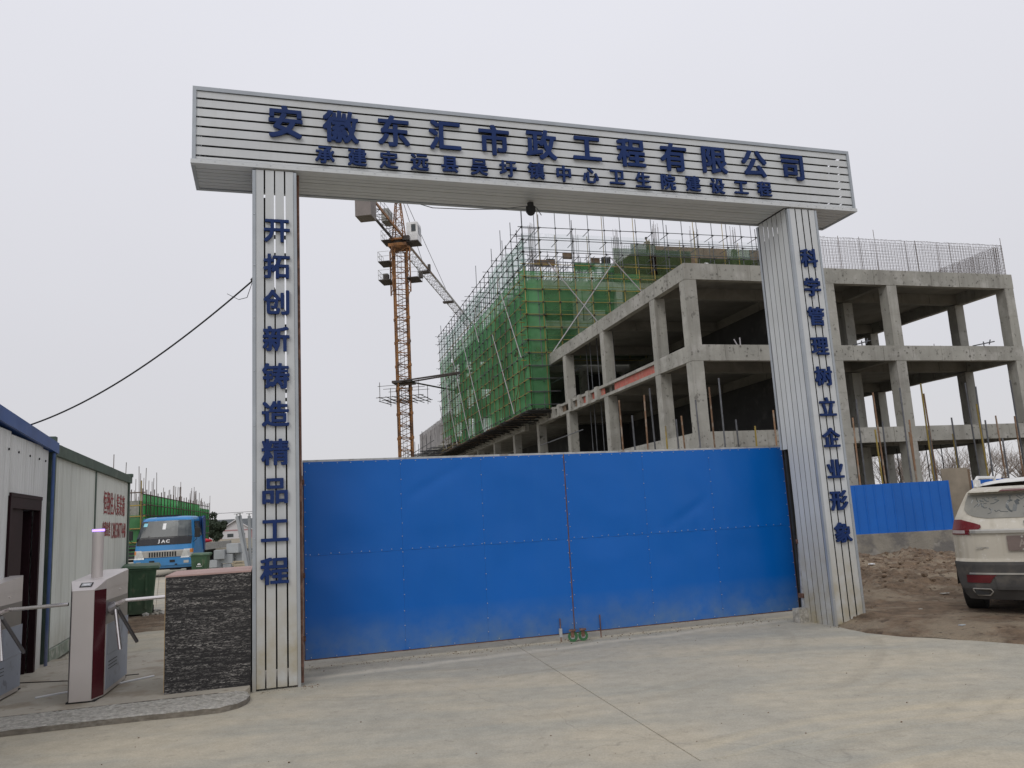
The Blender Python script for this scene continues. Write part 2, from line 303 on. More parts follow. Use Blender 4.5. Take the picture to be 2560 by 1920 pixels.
# ================================================================== ground
o = MB().add([(-900,-300,-.3),(900,-300,-.3),(900,1400,-.3),(-900,1400,-.3)], [(0,1,2,3)]).build('ground', M_gnd, kind='structure', fix=False)
ROADX = [(5.6,-30), (12.0,-3), (9.5,3.5), (8.6,5.4), (7.87,6.99), (7.51,7.84), (7.27,8.12), (7.14,8.56), (7.25,9.22), (7.72,10.4), (7.80,40)]
def road_edge(y):
    P = [(x, yy) for x, yy in ROADX if yy >= -3]
    if y <= P[0][1]: return P[0][0]
    for (x0, y0), (x1, y1) in zip(P[:-1], P[1:]):
        if y <= y1: return x0+(x1-x0)*(y-y0)/(y1-y0)
    return P[-1][0]
L0x = -.18
# the road in slabs with open joints
def slab(poly, z1=0.0, name='road_slab', mat=M_road, parent=None, z0=-.22, bev=.006):
    return MB().prism(poly, z0, z1).build(name, mat, parent, bevel=bev)
road = thing('road', None, None, (0,0,0), GY, kind='structure')
J = .0022
jx = lambda y: 2.763+(y-5.071)*(3.143-2.763)/(10.991-5.071)
right_edge = [(road_edge(y), y) for y in (5.1, 6.2, 6.99, 7.84, 8.12, 8.56, 8.9, 9.22, 9.8, 10.4, 16, 30)]
slab([(jx(5.06)+J, 5.06+J), (road_edge(5.06), 5.06+J)] + right_edge + [(jx(30)+J, 30)], parent=road)
slab([(-2.6, 5.0), (jx(5.0)-J, 5.06), (jx(30)-J, 30), (.9, 30), (.9, 12.4), (-2.6, 12.4)], parent=road)
slab([(-2.6-J, 5.0), (-2.6-J, 8.5), (-9, 8.5), (-9, 5.0)], parent=road)
slab([(-9, -6), (12, -6), (12.0, -3), (road_edge(3), 3), (road_edge(5.06), 5.06-J), (jx(5), 5.06-J), (-2.6, 5.0-J), (-9, 5.0-J)], parent=road)
slab([(-40, -30), (40, -30), (40, -6-J), (-40, -6-J)], parent=road)
# yard behind the left side: concrete, rising gently to the lorry
yd = MB().grid(10, 20, lambda u, v: (-14+u*(14.9-J), 12.91+J+v*50, max(0, min(.08, (12.91+v*50-18)*.01))-.002)).build('yard_concrete', M_road, road, fix=False)
slab([(-14, 9.2), (-2.6-J, 9.2), (-2.6-J, 12.9), (-14, 12.9)], z1=.0, parent=road)
slab([(-2.6, 12.41), (.9-J, 12.41), (.9-J, 12.9), (-2.6, 12.9)], z1=.0, parent=road)
# soil strip across the yard entrance
def soil(u, v):
    x = -4.6+u*5.0; y = 15.6+v*4.0
    return (x, y, -.035+.085*math.sin(PI*u)**.6*math.sin(PI*v)**.6+.035*nz(x, y, 1.7)+.012*nz(x, y, 8, 2))
MB().grid(40, 30, soil).build('soil_strip', M_dirt, road, smooth=True, fix=False)
# raised platform of the turnstiles with its rough sloping edge
pl = thing('entrance_platform', None, None, (0,0,0), GY, kind='structure')
MB().prism([(-9, 8.97), (-1.2, 8.97), (-.24, 8.99), (-.2, 9.14), (-.2, 12.0), (-2.0, 12.75), (-9, 12.75)], -.1, .07).build('platform_slab', M_plat, pl, bevel=.008)
def kerb():
    b = MB(); fr_ = [(-9, 8.45), (-2.3, 8.43), (-1.64, 8.42), (-1.06, 8.39), (-.7, 8.35), (-.45, 8.35), (-.3, 8.45), (-.22, 8.6), (-.19, 8.8), (-.22, 8.965)]
    def P(u):
        t = u*(len(fr_)-1); i = min(int(t), len(fr_)-2); k = t-i
        return fr_[i][0]*(1-k)+fr_[i+1][0]*k, fr_[i][1]*(1-k)+fr_[i+1][1]*k
    def g(u, v):
        u2 = u**.45 if False else u
        x, y = P(u2); yt = 8.962
        xt = min(x, -.35) if u2 > .5 else x
        a = min(1, v*22); h = .052*a + .022*v - (.03 if v > .975 else 0)
        yy = y+(yt-y)*v; xx = x+(xt-x)*v
        h += (.006*noise.noise(Vector((xx*22, yy*22, 1)))+.004*noise.noise(Vector((xx*55, yy*55, 4))))*a
        return (xx, yy, h)
    b.grid(260, 26, g); return b
kb = kerb().build('kerb_ramp', M_kerb, pl, smooth=True, fix=False)

fe = [(-9, 8.45), (-2.3, 8.43), (-1.64, 8.42), (-1.06, 8.39), (-.7, 8.35), (-.45, 8.35), (-.3, 8.45), (-.22, 8.6), (-.19, 8.8)]
eb = MB(); ne = 300
def FE(u):
    t = u*(len(fe)-1); i = min(int(t), len(fe)-2); k = t-i; return fe[i][0]*(1-k)+fe[i+1][0]*k, fe[i][1]*(1-k)+fe[i+1][1]*k
eb.grid(ne, 4, lambda u, v: (FE(u)[0], FE(u)[1]-.006+.01*v+.006*noise.noise(Vector((FE(u)[0]*14, v*3, 2))), .001+.047*v*(1-.15*noise.noise(Vector((FE(u)[0]*9, 1, 2))))))
eb.build('kerb_edge', pm('soiled_shaded_edge', (.17, .15, .12), .95, 0, .3, 9, .6, 40, patch=((.30, .28, .24), 8, .55, .5)), pl, fix=False)  # soil colour with the shade of the upright face put in
gvb = MB().box(-9, -.5, 8.955, 8.969, .055, .0722); gvb.build('platform_joint', pm('joint_dirt', (.15, .135, .11), .95, 0, .3, 9), pl)
# rough dirt ground right of the gate, heaped against the far wall
def dirt_h(x, y):
    d = x-road_edge(y)
    s = max(0, min(1, d/.9)); s = s*s*(3-2*s)
    h = -.02+.025*min(1, max(0, d)/.08) + s*.10
    h += s*(.06*nz(x, y, .7)+.05*nz(x, y, 2.1, 1)+.035*abs(nz(x, y, 6, 2))+.015*abs(nz(x, y, 14, 7)))
    rough = max(0, min(1, (y-9.3)/2.5))*s
    h += rough*(.12*nz(x, y, 1.1, 3)+.13*abs(nz(x, y, 2.7, 4))+.10*abs(nz(x, y, 6.5, 5))+.05*abs(nz(x, y, 15, 6)))
    # heap at the wall
    wy = .2982*x+.9545*y
    h -= .42*max(0, min(1, (wy-15)/9))
    m = math.exp(-((wy-25.2)/1.0)**2)*.30*max(0, .35+1.6*nz(x, 0, .8, 8)); h += m*s
    m2 = math.exp(-((x-8.7-.55*(y-14))/1.1)**2-((y-14.5)/1.6)**2)*.22; h += m2
    m3 = math.exp(-((x-7.75)/.28)**2-((y-9.5)/.5)**2)*.12; h += m3
    c = max(0, 1-math.hypot(x-8.9, y-8.7)/1.9); c = min(1, c*1.6); h = h*(1-c)+.13*c
    if wy > 26.5: h -= (wy-26.5)*.1
    return h
def dg(u, v):
    y = -4+34*v**1.3 if v < 1 else 30
    x = road_edge(y)-.05+(u**1.7)*26
    return (x, y, max(dirt_h(x, y), -.28))
dt = thing('dirt_ground', None, None, (0,0,0), GY, kind='structure')
MB().grid(330, 330, dg).build('loose_dirt', M_dirt, dt, smooth=True, fix=False)
# small stones and clods strewn over it
def clod(r, s):
    b = MB(); bm = bmesh.new(); bmesh.ops.create_icosphere(bm, subdivisions=1, radius=r)
    for v in bm.verts: v.co *= 1+.45*noise.noise(v.co*(3/r)+Vector((s, s, s))); v.co.z *= .7
    b.add([v.co.copy() for v in bm.verts], [[w.index for w in f.verts] for f in bm.faces]); bm.free(); return b
cl = MB(); rr = random.Random(3)
for i in range(7000):
    y = 8.9+rr.random()**.8*15; x = road_edge(y)+.15+rr.random()**1.2*13
    if math.hypot(x-8.9, y-8.7) < .9: continue
    r = .006+.045*rr.random()**4*(1.4 if y > 11.5 else .45)
    if y < 11 and nz(x, y, 1.1, 31) < 0: continue
    c = clod(r, i); z = dirt_h(x, y)
    cl.add([(a+x, b_+y, c_+z+r*.2) for a, b_, c_ in c.v], c.f)
cl.build('dirt_clods', M_clod, dt, kind='stuff', fix=False)

gr_ = MB(); rq = random.Random(12)
for i in range(900):
    k = rq.random()
    if k < .62: x, y = rq.uniform(.4, 7.2), 10.25+rq.gauss(0, .12)
    elif k < .84: x, y = rq.choice((L0x, 7.2))+rq.uniform(-.1, .7), 9.15+rq.gauss(0, .07)
    else: x, y = rq.uniform(-2, 9), rq.uniform(5, 10)
    if x > road_edge(y)-.05 or (x < -.1 and y > 8.2): continue
    r = .003+.007*rq.random()**4; c = clod(r, i+900); gr_.add([(a+x, b_+y, c_+r*.4) for a, b_, c_ in c.v], c.f)
gr_.build('grit', M_clod, road, kind='stuff', fix=False)
# ================================================================== the gate arch
D, T = 9.18989, .765164
BL, BR, ZB, ZT = -.84299, 8.40148, 5.89499, 6.84391
L0, L1, R0, R1 = -.17952, .31931, 7.18675, 7.68951
AO = (3.5, D, 0)
def gloc(x, y, z=0): return fr(GY, x, y, z)
arch = thing('gate_arch', 'tall white slatted steel gateway with blue Chinese lettering over the closed blue gate', 'gateway', gloc(3.5, D), GY)
def A(mb, name, mat, parent=arch, **k): return mb.build(name, mat, parent, org=AO, **k)
bk = D+T
# inner steel frame
for x0, x1 in ((L0, L1), (R0, R1)):
    for x in (x0+.03, x1-.07):
        for y in (D+.06, bk-.07): A(MB().box(x, x+.04, y, y+.04, .0, ZB), 'frame_post', M_frame if x > .2 and x < 1 else M_dark)
    z = .45
    while z < ZB:
        A(MB().box(x0+.07, x1-.07, D+.065, D+.095, z, z+.04), 'cross_bar', M_dark); A(MB().box(x0+.07, x1-.07, bk-.065, bk-.035, z, z+.04), 'cross_bar', M_dark); z += .92
    b = MB(); z = .5; k = 0
    while z < ZB-.9:
        a, c = (x0+.06, x1-.06) if k % 2 else (x1-.06, x0+.06); b.tube((a, bk-.05, z), (c, bk-.05, z+.88), .014, 4); z += .92; k += 1
    A(b, 'diagonal_bar', M_dark)
A(MB().tube((L1+.018, D+.12, .02), (L1+.018, D+.12, ZB-.02), .018, 8).tube((L1+.03, D+.5, .02), (L1+.03, D+.5, ZB-.02), .018, 8), 'frame_tube', M_frame)
b = MB()
for z in (ZB+.06, ZB+.5, ZT-.08):
    for y in (D+.05, bk-.09): b.box(BL+.05, BR-.05, y, y+.03, z, z+.03)
x = BL+.1
while x < BR: b.box(x, x+.03, D+.05, D+.08, ZB+.03, ZT-.03).box(x, x+.03, bk-.09, bk-.06, ZB+.03, ZT-.03); x += .93
A(b, 'beam_frame', M_dark)
# beam: front and back slats
fr_z = [.050, .147, .269, .391, .517, .643, .769, .899, .955]
H = ZT-ZB
def wavy(x0, x1, y, z0, z1, th, seed):
    """a long thin slat, very slightly warped"""
    b = MB(); n = 10; vs = []
    for i in range(n+1):
        x = x0+(x1-x0)*i/n; dy = .003*noise.noise(Vector((x*.7, seed*3.1, 0))); dz = .0025*noise.noise(Vector((x*.5, seed*5.3, 9)))
        vs += [(x, y+dy, z0+dz), (x, y+dy+.004, z1+dz), (x, y+th, z1+dz), (x, y+th, z0+dz)]
    fs = []
    for i in range(n):
        o_ = i*4
        for k in range(4): fs.append((o_+k, o_+(k+1) % 4, o_+4+(k+1) % 4, o_+4+k))
    fs += [(3,2,1,0), (n*4, n*4+1, n*4+2, n*4+3)]
    return b.add(vs, fs)
for i in range(8):
    z1 = ZT-fr_z[i]*H-(.011 if i else 0); z0 = ZT-fr_z[i+1]*H+.011
    A(wavy(BL+.03, BR-.03, D+.01, z0, z1, .009, i), 'front_slat', M_slat)
    A(wavy(BL+.03, BR-.03, bk-.03, z0, z1, .02, i+20), 'back_slat', M_slat)
A(MB().box(BL+.1, BR-.1, D+.35, D+.354, ZB+.27, ZT-.05), 'beam_shade_sheet', M_dark)  # dark sheet added in the beam so the upper slots read black
# end faces of the beam
for x0, x1 in ((BL, BL+.02), (BR-.02, BR)):
    for i in range(8):
        z1 = ZT-fr_z[i]*H-(.011 if i else 0); z0 = ZT-fr_z[i+1]*H+.011
        A(MB().box(x0+.003, x1-.003, D+.04, bk-.04, z0, z1), 'end_slat', M_slat)
# edge trims
A(MB().box(BL, BR, D-.004, D+.045, ZT-.042, ZT).box(BL, BR, D-.004, bk, ZT, ZT+.006).box(BL, BR, bk-.045, bk+.004, ZT-.042, ZT-.001), 'top_trim', M_trim)
A(MB().prism([(D-.02, ZB-.012), (D-.02, ZB+.036), (D-.004, ZB+.046), (D-.004, ZB+.004), (D+.05, ZB+.004), (D+.05, ZB-.012)], BL-.012, BR+.012, 'x'), 'bottom_trim', M_slat)
A(MB().box(BL-.012, BR+.012, bk-.045, bk+.012, ZB-.012, ZB+.05), 'bottom_trim', M_trim)
for x in (BL, BR-.04): A(MB().box(x, x+.04, D-.006, D+.03, ZB+.045, ZT-.043), 'corner_trim', M_trim)
for x in (BL-.012, BR-.03): A(MB().box(x, x+.042, D+.051, bk-.046, ZB-.013, ZB+.02), 'soffit_trim', M_trim)
for x in (BL, BR-.04): A(MB().box(x, x+.04, bk-.02, bk+.006, ZB+.045, ZT-.043), 'corner_trim', M_trim)
# top cover
A(MB().box(BL+.03, BR-.03, D+.04, bk-.04, ZT-.012, ZT-.002), 'top_cover', M_trim)
# soffit slats
ys = [D+.052+i*(T-.1)/7 for i in range(8)]
for a, c in zip(ys[:-1], ys[1:]):
    for x0, x1 in ((BL+.03, L0-.004), (L1+.006, R0-.004), (R1+.004, BR-.03)):
        A(MB().box(x0, x1, a+.006, c-.006, ZB-.004+.004*R_.random(), ZB+.016), 'soffit_slat', M_slat)
A(MB().box(BL+.05, BR-.05, D+.06, bk-.06, ZB+.03, ZB+.036), 'soffit_shade_sheet', M_dark)  # dark sheet added above the slats to shade the soffit grooves
# pillars
def pillar(x0, x1, inner_right):
    w = x1-x0; zt = ZB-.03
    for y, mt in ((D-.004, M_trim), (bk-.035, M_trim)):
        A(MB().prism([(x0, y), (x0+.038, y), (x0+.038, y+.012), (x0+.012, y+.012), (x0+.012, y+.045), (x0, y+.045)], 2.42 if inner_right and y > D+.1 else -.02, zt-.01), 'corner_trim', mt)
        A(MB().prism([(x1, y), (x1-.034, y), (x1-.034, y+.012), (x1-.012, y+.012), (x1-.012, y+.045), (x1, y+.045)], -.02, zt-.01), 'corner_trim', mt)
    ed = [x0+.042, x0+.128, x0+.144, x0+.241, x0+.258, x0+.356, x0+.374, x1-.036] if not inner_right else [x0+.042, x0+.130, x0+.149, x0+.241, x0+.260, x0+.354, x0+.375, x1-.036]
    for i in range(4):
        a, c = ed[2*i], ed[2*i+1]; t = .003*(R_.random()-.5)
        A(MB().add([(a, D+.006, .02), (c, D+.006, .02), (c, D+.011, .02), (a, D+.011, .02), (a+t, D+.004, zt), (c+t, D+.004, zt), (c+t, D+.009, zt), (a+t, D+.009, zt)],
                   [(3,2,1,0),(4,5,6,7),(0,1,5,4),(1,2,6,5),(2,3,7,6),(3,0,4,7)]), 'front_slat', M_slat)
    yy = [D+.05+i*(T-.1)/6 for i in range(7)]
    for xs in (x0, x1-.014):
        if xs == x0 and not inner_right: pass
        for a, c in zip(yy[:-1], yy[1:]):
            t = .002*R_.random()
            A(MB().box(*((xs+.002+t, xs+.007) if xs == x0 else (xs+.007, xs+.012-t)), a+.0065, c-.0065, 2.42 if (inner_right and xs == x0 and c > bk-.08) else 0, ZB-.02), 'side_slat', M_slat)
pillar(L0, L1, False); pillar(R0, R1, True)
A(MB().box(L0+.07, L0+.20, bk-.10, bk-.096, .1, ZB-.1), 'slot_shade_sheet', M_dark); A(MB().box(L0+.205, L1-.05, bk-.10, bk-.096, .1, 2.9), 'slot_shade_sheet', M_dark); A(MB().box(L0+.205, L0+.28, bk-.10, bk-.096, 2.91, 4.3), 'slot_shade_sheet', M_dark)  # dark sheets added behind the pillar slots to blacken them
A(MB().box(R0+.045, R0+.049, D+.06, bk-.165, .1, 2.4), 'slot_shade_sheet', M_dark); A(MB().box(R0+.045, R0+.049, D+.06, bk-.06, 2.41, ZB-.3), 'slot_shade_sheet', M_dark)
# dark sheet added inside the right pillar so its slots read black
A(MB().box(R0+.05, R1-.03, D+.045, D+.049, .1, ZB-.1), 'slot_shade_sheet', M_dark)
b = MB()
for i in range(60):
    x = BL+.1+i*(BR-BL-.2)/59; b.tube((x, D-.026, ZB+.02), (x, D-.019, ZB+.02), .006, 5)
for x in (L0+.02, R0+.02, R1-.02):
    for k in range(9): z = .35+k*.62; b.tube((x, D-.012, z), (x, D-.003, z), .007, 5)
A(b, 'screws', M_screw, kind='stuff')
# lettering
def hletters(s, xa, xb, z, size, w=None):
    for i, ch in enumerate(s):
        x = xa+(xb-xa)*i/(len(s)-1); me = text_mesh(ch, size, M_letter, .022, .012)
        inst(me, 'character', arch, (x-AO[0], D-.020-AO[1]+R_.uniform(-.002, .002), z-AO[2]+R_.uniform(-.008, .008)), rot3=(PI/2, 0, 0))
hletters('安徽东汇市政工程有限公司', .201, 7.353, 6.494, .43)
hletters('承建定远县吴圩镇中心卫生院建设工程', .656, 6.827, 6.115, .235)
for i, ch in enumerate('开拓创新铸造精品工程'):
    inst(text_mesh(ch, .305, M_letter, .022, .012), 'character', arch, (.095-.005*i-AO[0], -.018, 5.111-(5.111-1.234)*i/9), rot3=(PI/2, 0, 0))
for i, ch in enumerate('科学管理树立企业形象'):
    inst(text_mesh(ch, .285, M_letter, .022, .012), 'character', arch, (7.452+.002*i-AO[0], -.018, 5.117-(5.117-1.218)*i/9), rot3=(PI/2, 0, 0))

# dome camera and its cable under the beam
P = gloc(3.407, 9.62, 5.895)
dc = thing('dome_camera', 'small black dome camera hanging under the middle of the gateway beam', 'camera', P, GY)
b = MB(); b.tube((0,0,-.03), (0,0,-.10), .045, 14); b.build('mount', M_dark, dc)
bm = bmesh.new(); bmesh.ops.create_uvsphere(bm, u_segments=16, v_segments=10, radius=.062); q = MB(); q.add([(v.co.x, v.co.y, v.co.z-.15) for v in bm.verts], [[w.index for w in f.verts] for f in bm.faces]); bm.free()
q.build('dome', M_black, dc, smooth=True); MB().tube((0,0,-.09), (0,0,-.16), .066, 16).build('housing', M_black, dc)
wr = MB(); pts = [gloc(1.95, 9.9, 5.86), gloc(2.1, 9.85, 5.80), gloc(2.6, 9.8, 5.79), gloc(3.0, 9.75, 5.80), gloc(3.38, 9.65, 5.83), gloc(3.5, 9.63, 5.80), gloc(3.56, 9.63, 5.70)]
tag(wr.path(pts, .006, 5).build('camera_cable', M_poleg), 'thin grey cable drooping under the beam to the dome camera', 'cable')

# ================================================================== gate leaves
GP, Z0g, Z1g = 10.28914, .1, 2.5
def leaf(xa, xb, label, seams, side, row=1.285):
    t = thing('gate_leaf', label, 'gate', gloc(xa, GP), GY, group='leaves of the blue double gate'); w = xb-xa; h = Z1g-Z0g
    xs = [0]+[s*w for s in seams]+[w]; zs = [Z0g, Z0g+row-.06, Z1g-.012]
    for i in range(len(xs)-1):
        for j in range(2):
            x0, x1, z0, z1 = xs[i], xs[i+1], zs[j], zs[j+1]; sd_ = i*3+j*7+xa
            def g(u, v):
                x = x0+.0006+(x1-x0-.0012)*u; z = z0+.0006+(z1-z0-.0012)*v
                e = (min(u, 1-u, .25)*4)*(min(v, 1-v, .25)*4)
                d = -.030*e*noise.noise(Vector((x*1.0+sd_, z*1.1, sd_))) - .006*noise.noise(Vector((x*2.2+z*1.6, z*1.2, sd_)))*e
                ck = x*.55-z+1.35-.2*xa; d += .010*e*math.exp(-(ck/.09)**2)*(j == 1)*(i == 1)
                d += -.004*abs(noise.noise(Vector((x*1.4+z*1.9, z*.4, sd_+4))))*e
                d += .004*math.sin(u*PI*9)*math.exp(-v*9)*(j == 1)*.6
                return (x, d-.003*j, z)
            MB().grid(34, 34, g).build('sheet_panel', M_gate, t, smooth=True, fix=False)
    f = MB()
    for x0, x1 in ((-.012, .02), (w-.02, w+.012)): f.box(x0, x1, .006, .05, Z0g-.012, Z1g+.012)
    f.box(.02, w-.02, .006, .05, Z0g-.014, Z0g+.03); f.build('frame', M_frame, t)
    MB().box(-.012, w+.012, .004, .05, Z1g-.012, Z1g+.014).build('top_rail', M_galv, t)
    for s in seams: MB().box(s*w-.02, s*w+.02, .012, .05, Z0g+.03, Z1g-.013).build('upright', M_frame, t)
    MB().box(.02, w-.02, .012, .05, zs[1]-.02, zs[1]+.02).build('cross_rail', M_frame, t)
    r = MB()
    def rv(x, z): r.tube((x, -.012, z), (x, -.002, z), .0055, 6)
    for s in [0]+seams+[1]:
        z = Z0g+.12
        while z < Z1g-.04: rv(min(max(s*w, .018), w-.018)+R_.uniform(-.004, .004), z); z += .185+R_.uniform(-.02, .02)
    for zz, st in ((zs[1]+.02, .125), (Z1g-.03, .16), (Z0g+.02, .3)):
        x = .07
        while x < w-.05: rv(x, zz+R_.uniform(-.004, .004)); x += st+R_.uniform(-.03, .03)
    r.build('rivets', M_screw, t, kind='stuff')
    return t
gl = leaf(.410, 3.897, 'left leaf of the closed blue sheet metal gate, next to the left pillar', [.35, .66], -1)
gr = leaf(3.912, 7.446, 'right leaf of the closed blue sheet metal gate, dust smeared along its foot', [.335, .64], 1)
def caster(x):
    c = MB(); c.box(x-.05, x+.05, -.03, .07, .055, .075).box(x-.028, x-.022, -.06, .06, -.02, .06).box(x+.022, x+.028, -.06, .06, -.02, .06); return c
def caster_at(parent, x, yaw):
    hold = MB().box(-.045, .045, -.035, .035, .112, .122).box(-.027, -.023, -.018, .018, .045, .112).box(.023, .027, -.018, .018, .045, .112)
    o = hold.build('caster', M_frame, parent); o.location = (x, -.10, 0); o.scale = (1.25, 1.25, 1.25); o.rotation_euler = (0, 0, yaw)
    w = MB(); w.tube((-.018, 0, .052), (.018, 0, .052), .052, 18).build('wheel', M_green_caster, o); MB().tube((-.023, 0, .052), (.023, 0, .052), .025, 10).build('hub', M_galv, o)
caster_at(gl, 3.487-.06, 1.1); caster_at(gr, .07, 1.25)
for t_, x in ((gl, 3.487-.20), (gr, .36)):
    MB().tube((x, -.02, .004), (x, -.02, .3), .008, 6).build('drop_bolt', M_frame, t_); 
MB().box(3.487-.22, 3.487-.18, -.03, -.002, .06, .17).build('bolt_sleeve', M_galv, gl)
# gate posts: galvanised pipes with strap hinges beside the pillars
def gpost(x, lab, top, lean, dark, y=GP+.02):
    t = thing('gate_post', lab, 'post', gloc(x, y), GY, group='steel posts carrying the blue gate')
    MB().tube((0, 0, 0), (lean, 0, top), .04, 12).build('pipe', M_galv, t)
    for z in (top-.08, 1.1, .35): MB().box(-.055+lean*z/top, .055+lean*z/top, -.05, .05, z-.03, z+.03).build('hinge_clamp', M_frame, t)
    MB().box(*dark).build('dark_gap_strip', M_black, t)
gpost(.362, 'grey steel pipe post between the left pillar and the blue gate', 2.32, 0, (.036, .044, .02, .03, .2, 1.0))
gpost(7.225, 'leaning grey steel pipe post between the blue gate and the right pillar', 2.36, .11, (.10, .115, .02, .08, .05, 2.3), 9.865)
MB().box(3.55, 3.68, .045, .06, .08, 2.3).build('dark_gap_strip', M_black, gr)  # black strip standing in for the dark void beside the pillar
# loose concrete block by the right pillar
o = thing('concrete_block', 'rough cube of concrete at the foot of the right pillar by the blue gate', 'block', gloc(7.13, 9.80, 0), GY+.12)
c = MB(); bm = bmesh.new(); bmesh.ops.create_cube(bm, size=1); bmesh.ops.subdivide_edges(bm, edges=bm.edges[:], cuts=5, use_grid_fill=True)
for v in bm.verts:
    v.co.x *= .22; v.co.y *= .13; v.co.z = (v.co.z+.5)*.19; k = noise.noise(v.co*14)*.010; v.co *= 1+k
    if abs(v.co.x) > .1 and abs(v.co.y) > .06: v.co.x *= .97; v.co.y *= .97
c.add([v.co.copy() for v in bm.verts], [[w.index for w in f.verts] for f in bm.faces]); bm.free(); c.build('block_body', M_kerb, o, smooth=False)
# white splash of set mortar at the right pillar
o = thing('mortar_lump', 'small white lump of set mortar at the right corner of the right pillar', 'lump', gloc(7.82, 9.42, .10), GY)
c = clod(.13, 5); c.v = [(x, y*.8, z*.45) for x, y, z in c.v]; c.build('lump', M_kerb, o, smooth=True)
# overhead cable from the left pillar to the cabins
A0 = gloc(L0-.01, D+.4, 4.62); A1 = Vector((-6.75, 10.0, 3.05)); pts = []
for i in range(33):
    k = i/32; p = A0.lerp(A1, k); p.z -= .30*4*k*(1-k)*(1+.3*(k-.5)); pts.append(p)
oc = MB().path(pts, .010, 6); oc.tube(A0, A0+Vector((.05, .02, .06)), .03, 6)
tag(oc.build('overhead_cable', M_black), 'black cable sagging from the left pillar down to the blue roofed cabin', 'cable')
c2 = MB(); p0 = A0+Vector((0, 0, -.02)); pts = [p0.lerp(p0+Vector((-.25, 0, -.25)), k) + Vector((0, 0, -.10*math.sin(k*PI))) for k in [i/6 for i in range(7)]]
tag(c2.path([p0, p0+Vector((-.06, 0, -.18)), p0+Vector((-.16, 0, -.2)), p0+Vector((-.3, 0, -.12))], .004, 4).build('loose_wire', M_black), 'thin loose wire curling from the left pillar just below the cable', 'wire')

# ================================================================== cabins, door, sign
WA = .32; P0 = Vector((-6.415, 10.917, .02))
M_cab = pm('cabin_panel', (.65, .66, .65), .5, 0, .06, .8, .0, streak=((.38, .38, .36), 7, .5), zdirt=((.33, .30, .24), .0, .7, .7), rnd=.02)
M_cab2 = pm('cabin_panel_old', (.62, .64, .59), .55, 0, .07, .7, .0, streak=((.34, .34, .29), 6, .6), zdirt=((.30, .27, .2), .0, .6, .8), rnd=.03)
M_bluetrim = pm('blue_trim', (.02, .07, .25), .45, 0, .12, 2, streak=((.10, .18, .4), 3, .4))
M_greentrim = pm('green_trim', (.055, .085, .065), .65, 0, .3, 2, patch=((.14, .16, .13), 3, .55, .5))
M_maroon = pm('maroon_door', (.022, .008, .011), .55, 0, .2, 2, spec=.15)
M_red = pm('sign_red', (.27, .035, .035), .6, 0, .3, 6)
cb = thing('site_cabin', 'white sandwich panel cabin with a blue roof edge and an open maroon doorway', 'cabin', P0, WA)
def ribbed(x, s0, s1, z0, z1, depth, mat, parent, name='wall_panel'):
    b = MB(); n = max(1, int((s1-s0)/.1)); ps = []
    for i in range(n+1):
        s = s0+(s1-s0)*i/n
        if i < n: ps += [(x, s), (x-.004, s+.012), (x-.004, s+.02), (x, s+.03)]
        else: ps += [(x, s)]
    ps += [(x-depth, s1), (x-depth, s0)]
    return b.prism(ps, z0, z1).build(name, mat, parent)
def htop(s): return 3.02-.045*(s+.3)          # the roof edge drops towards the green cabin
for s0, s1 in ((-6.0, -5.05), (-5.05, -4.1), (-4.1, -3.05), (-3.05, -2.02)): ribbed(0, s0, s1-.003, 0, 2.93, .06, M_cab, cb)
ribbed(0, -2.02, -.56, 2.2, 2.90, .06, M_cab, cb); ribbed(0, -.56, -.26, 0, 2.87, .06, M_cab, cb)
MB().box(-3, -.06, -6.0, -5.94, 0, 2.85).build('end_wall', M_cab, cb); MB().box(-3, -2.94, -5.94, -.2, 0, 2.85).build('back_wall', M_cab, cb); MB().box(-2.94, -.06, -.26, -.2, 0, 2.82).build('end_wall', M_cab, cb)
MB().box(-2.94, -.0, -5.94, -.26, -.0, .03).build('cabin_floor', M_dark, cb)
b = MB().prism([(-6.1, htop(-6.1)-.0), (-.0, htop(0)), (-.0, htop(0)-.14), (-6.1, htop(-6.1)-.14)], -3.05, .03, 'x'); b.build('roof', M_bluetrim, cb)
b = MB().prism([(-6.1, htop(-6.1)+.03), (.06, htop(.06)+.0), (.06, htop(0)-.15), (-6.1, htop(-6.1)-.15)], .03, .06, 'x'); b.build('roof_edge', M_bluetrim, cb)
dr = MB().box(-.055, .018, -1.98, -1.90, 0, 2.2).box(-.055, .018, -.66, -.58, 0, 2.2).box(-.055, .018, -1.90, -.66, 2.06, 2.2).box(-.055, .024, -1.99, -.57, 2.19, 2.235); dro = dr.build('door_frame', M_maroon, cb)
MB().box(-.95, -.07, -.72, -.68, 0.03, 2.06).build('door', M_maroon, cb)
MB().box(-.05, -.02, -1.90, -1.3, 0.03, 2.06).build('door', M_maroon, cb)
b = MB()
for s in (-2.55, -2.1, -1.7, -1.2, -.75, -.42): b.tube((0, s, 2.72), (.012, s, 2.72), .014, 6)
b.build('screws', M_dark, cb, kind='stuff')
bp = MB().tube((.05, -.18, .02), (.05, -.18, 2.84), .021, 10); o = thing('downpipe', 'blue grey pipe standing in the corner between the two cabins', 'pipe', P0, WA)
bp.build('pipe', pm('pipe_blue', (.05, .10, .26), .35, .2, .2, 4, zdirt=((.2, .2, .22), .0, 1.2, .9)), o); MB().box(-.02, .12, -.25, -.11, 0, .02).build('foot', M_galv, o)
gc = thing('container_cabin', 'older white cabin with dark green steel frame and red writing on its end panel', 'cabin', P0, WA)
E0 = 7.3
ribbed(-.03, .2, 1.7, .2, 2.84, .06, M_cab2, gc); ribbed(-.03, 1.703, 3.3, .2, 2.84, .06, M_cab2, gc)
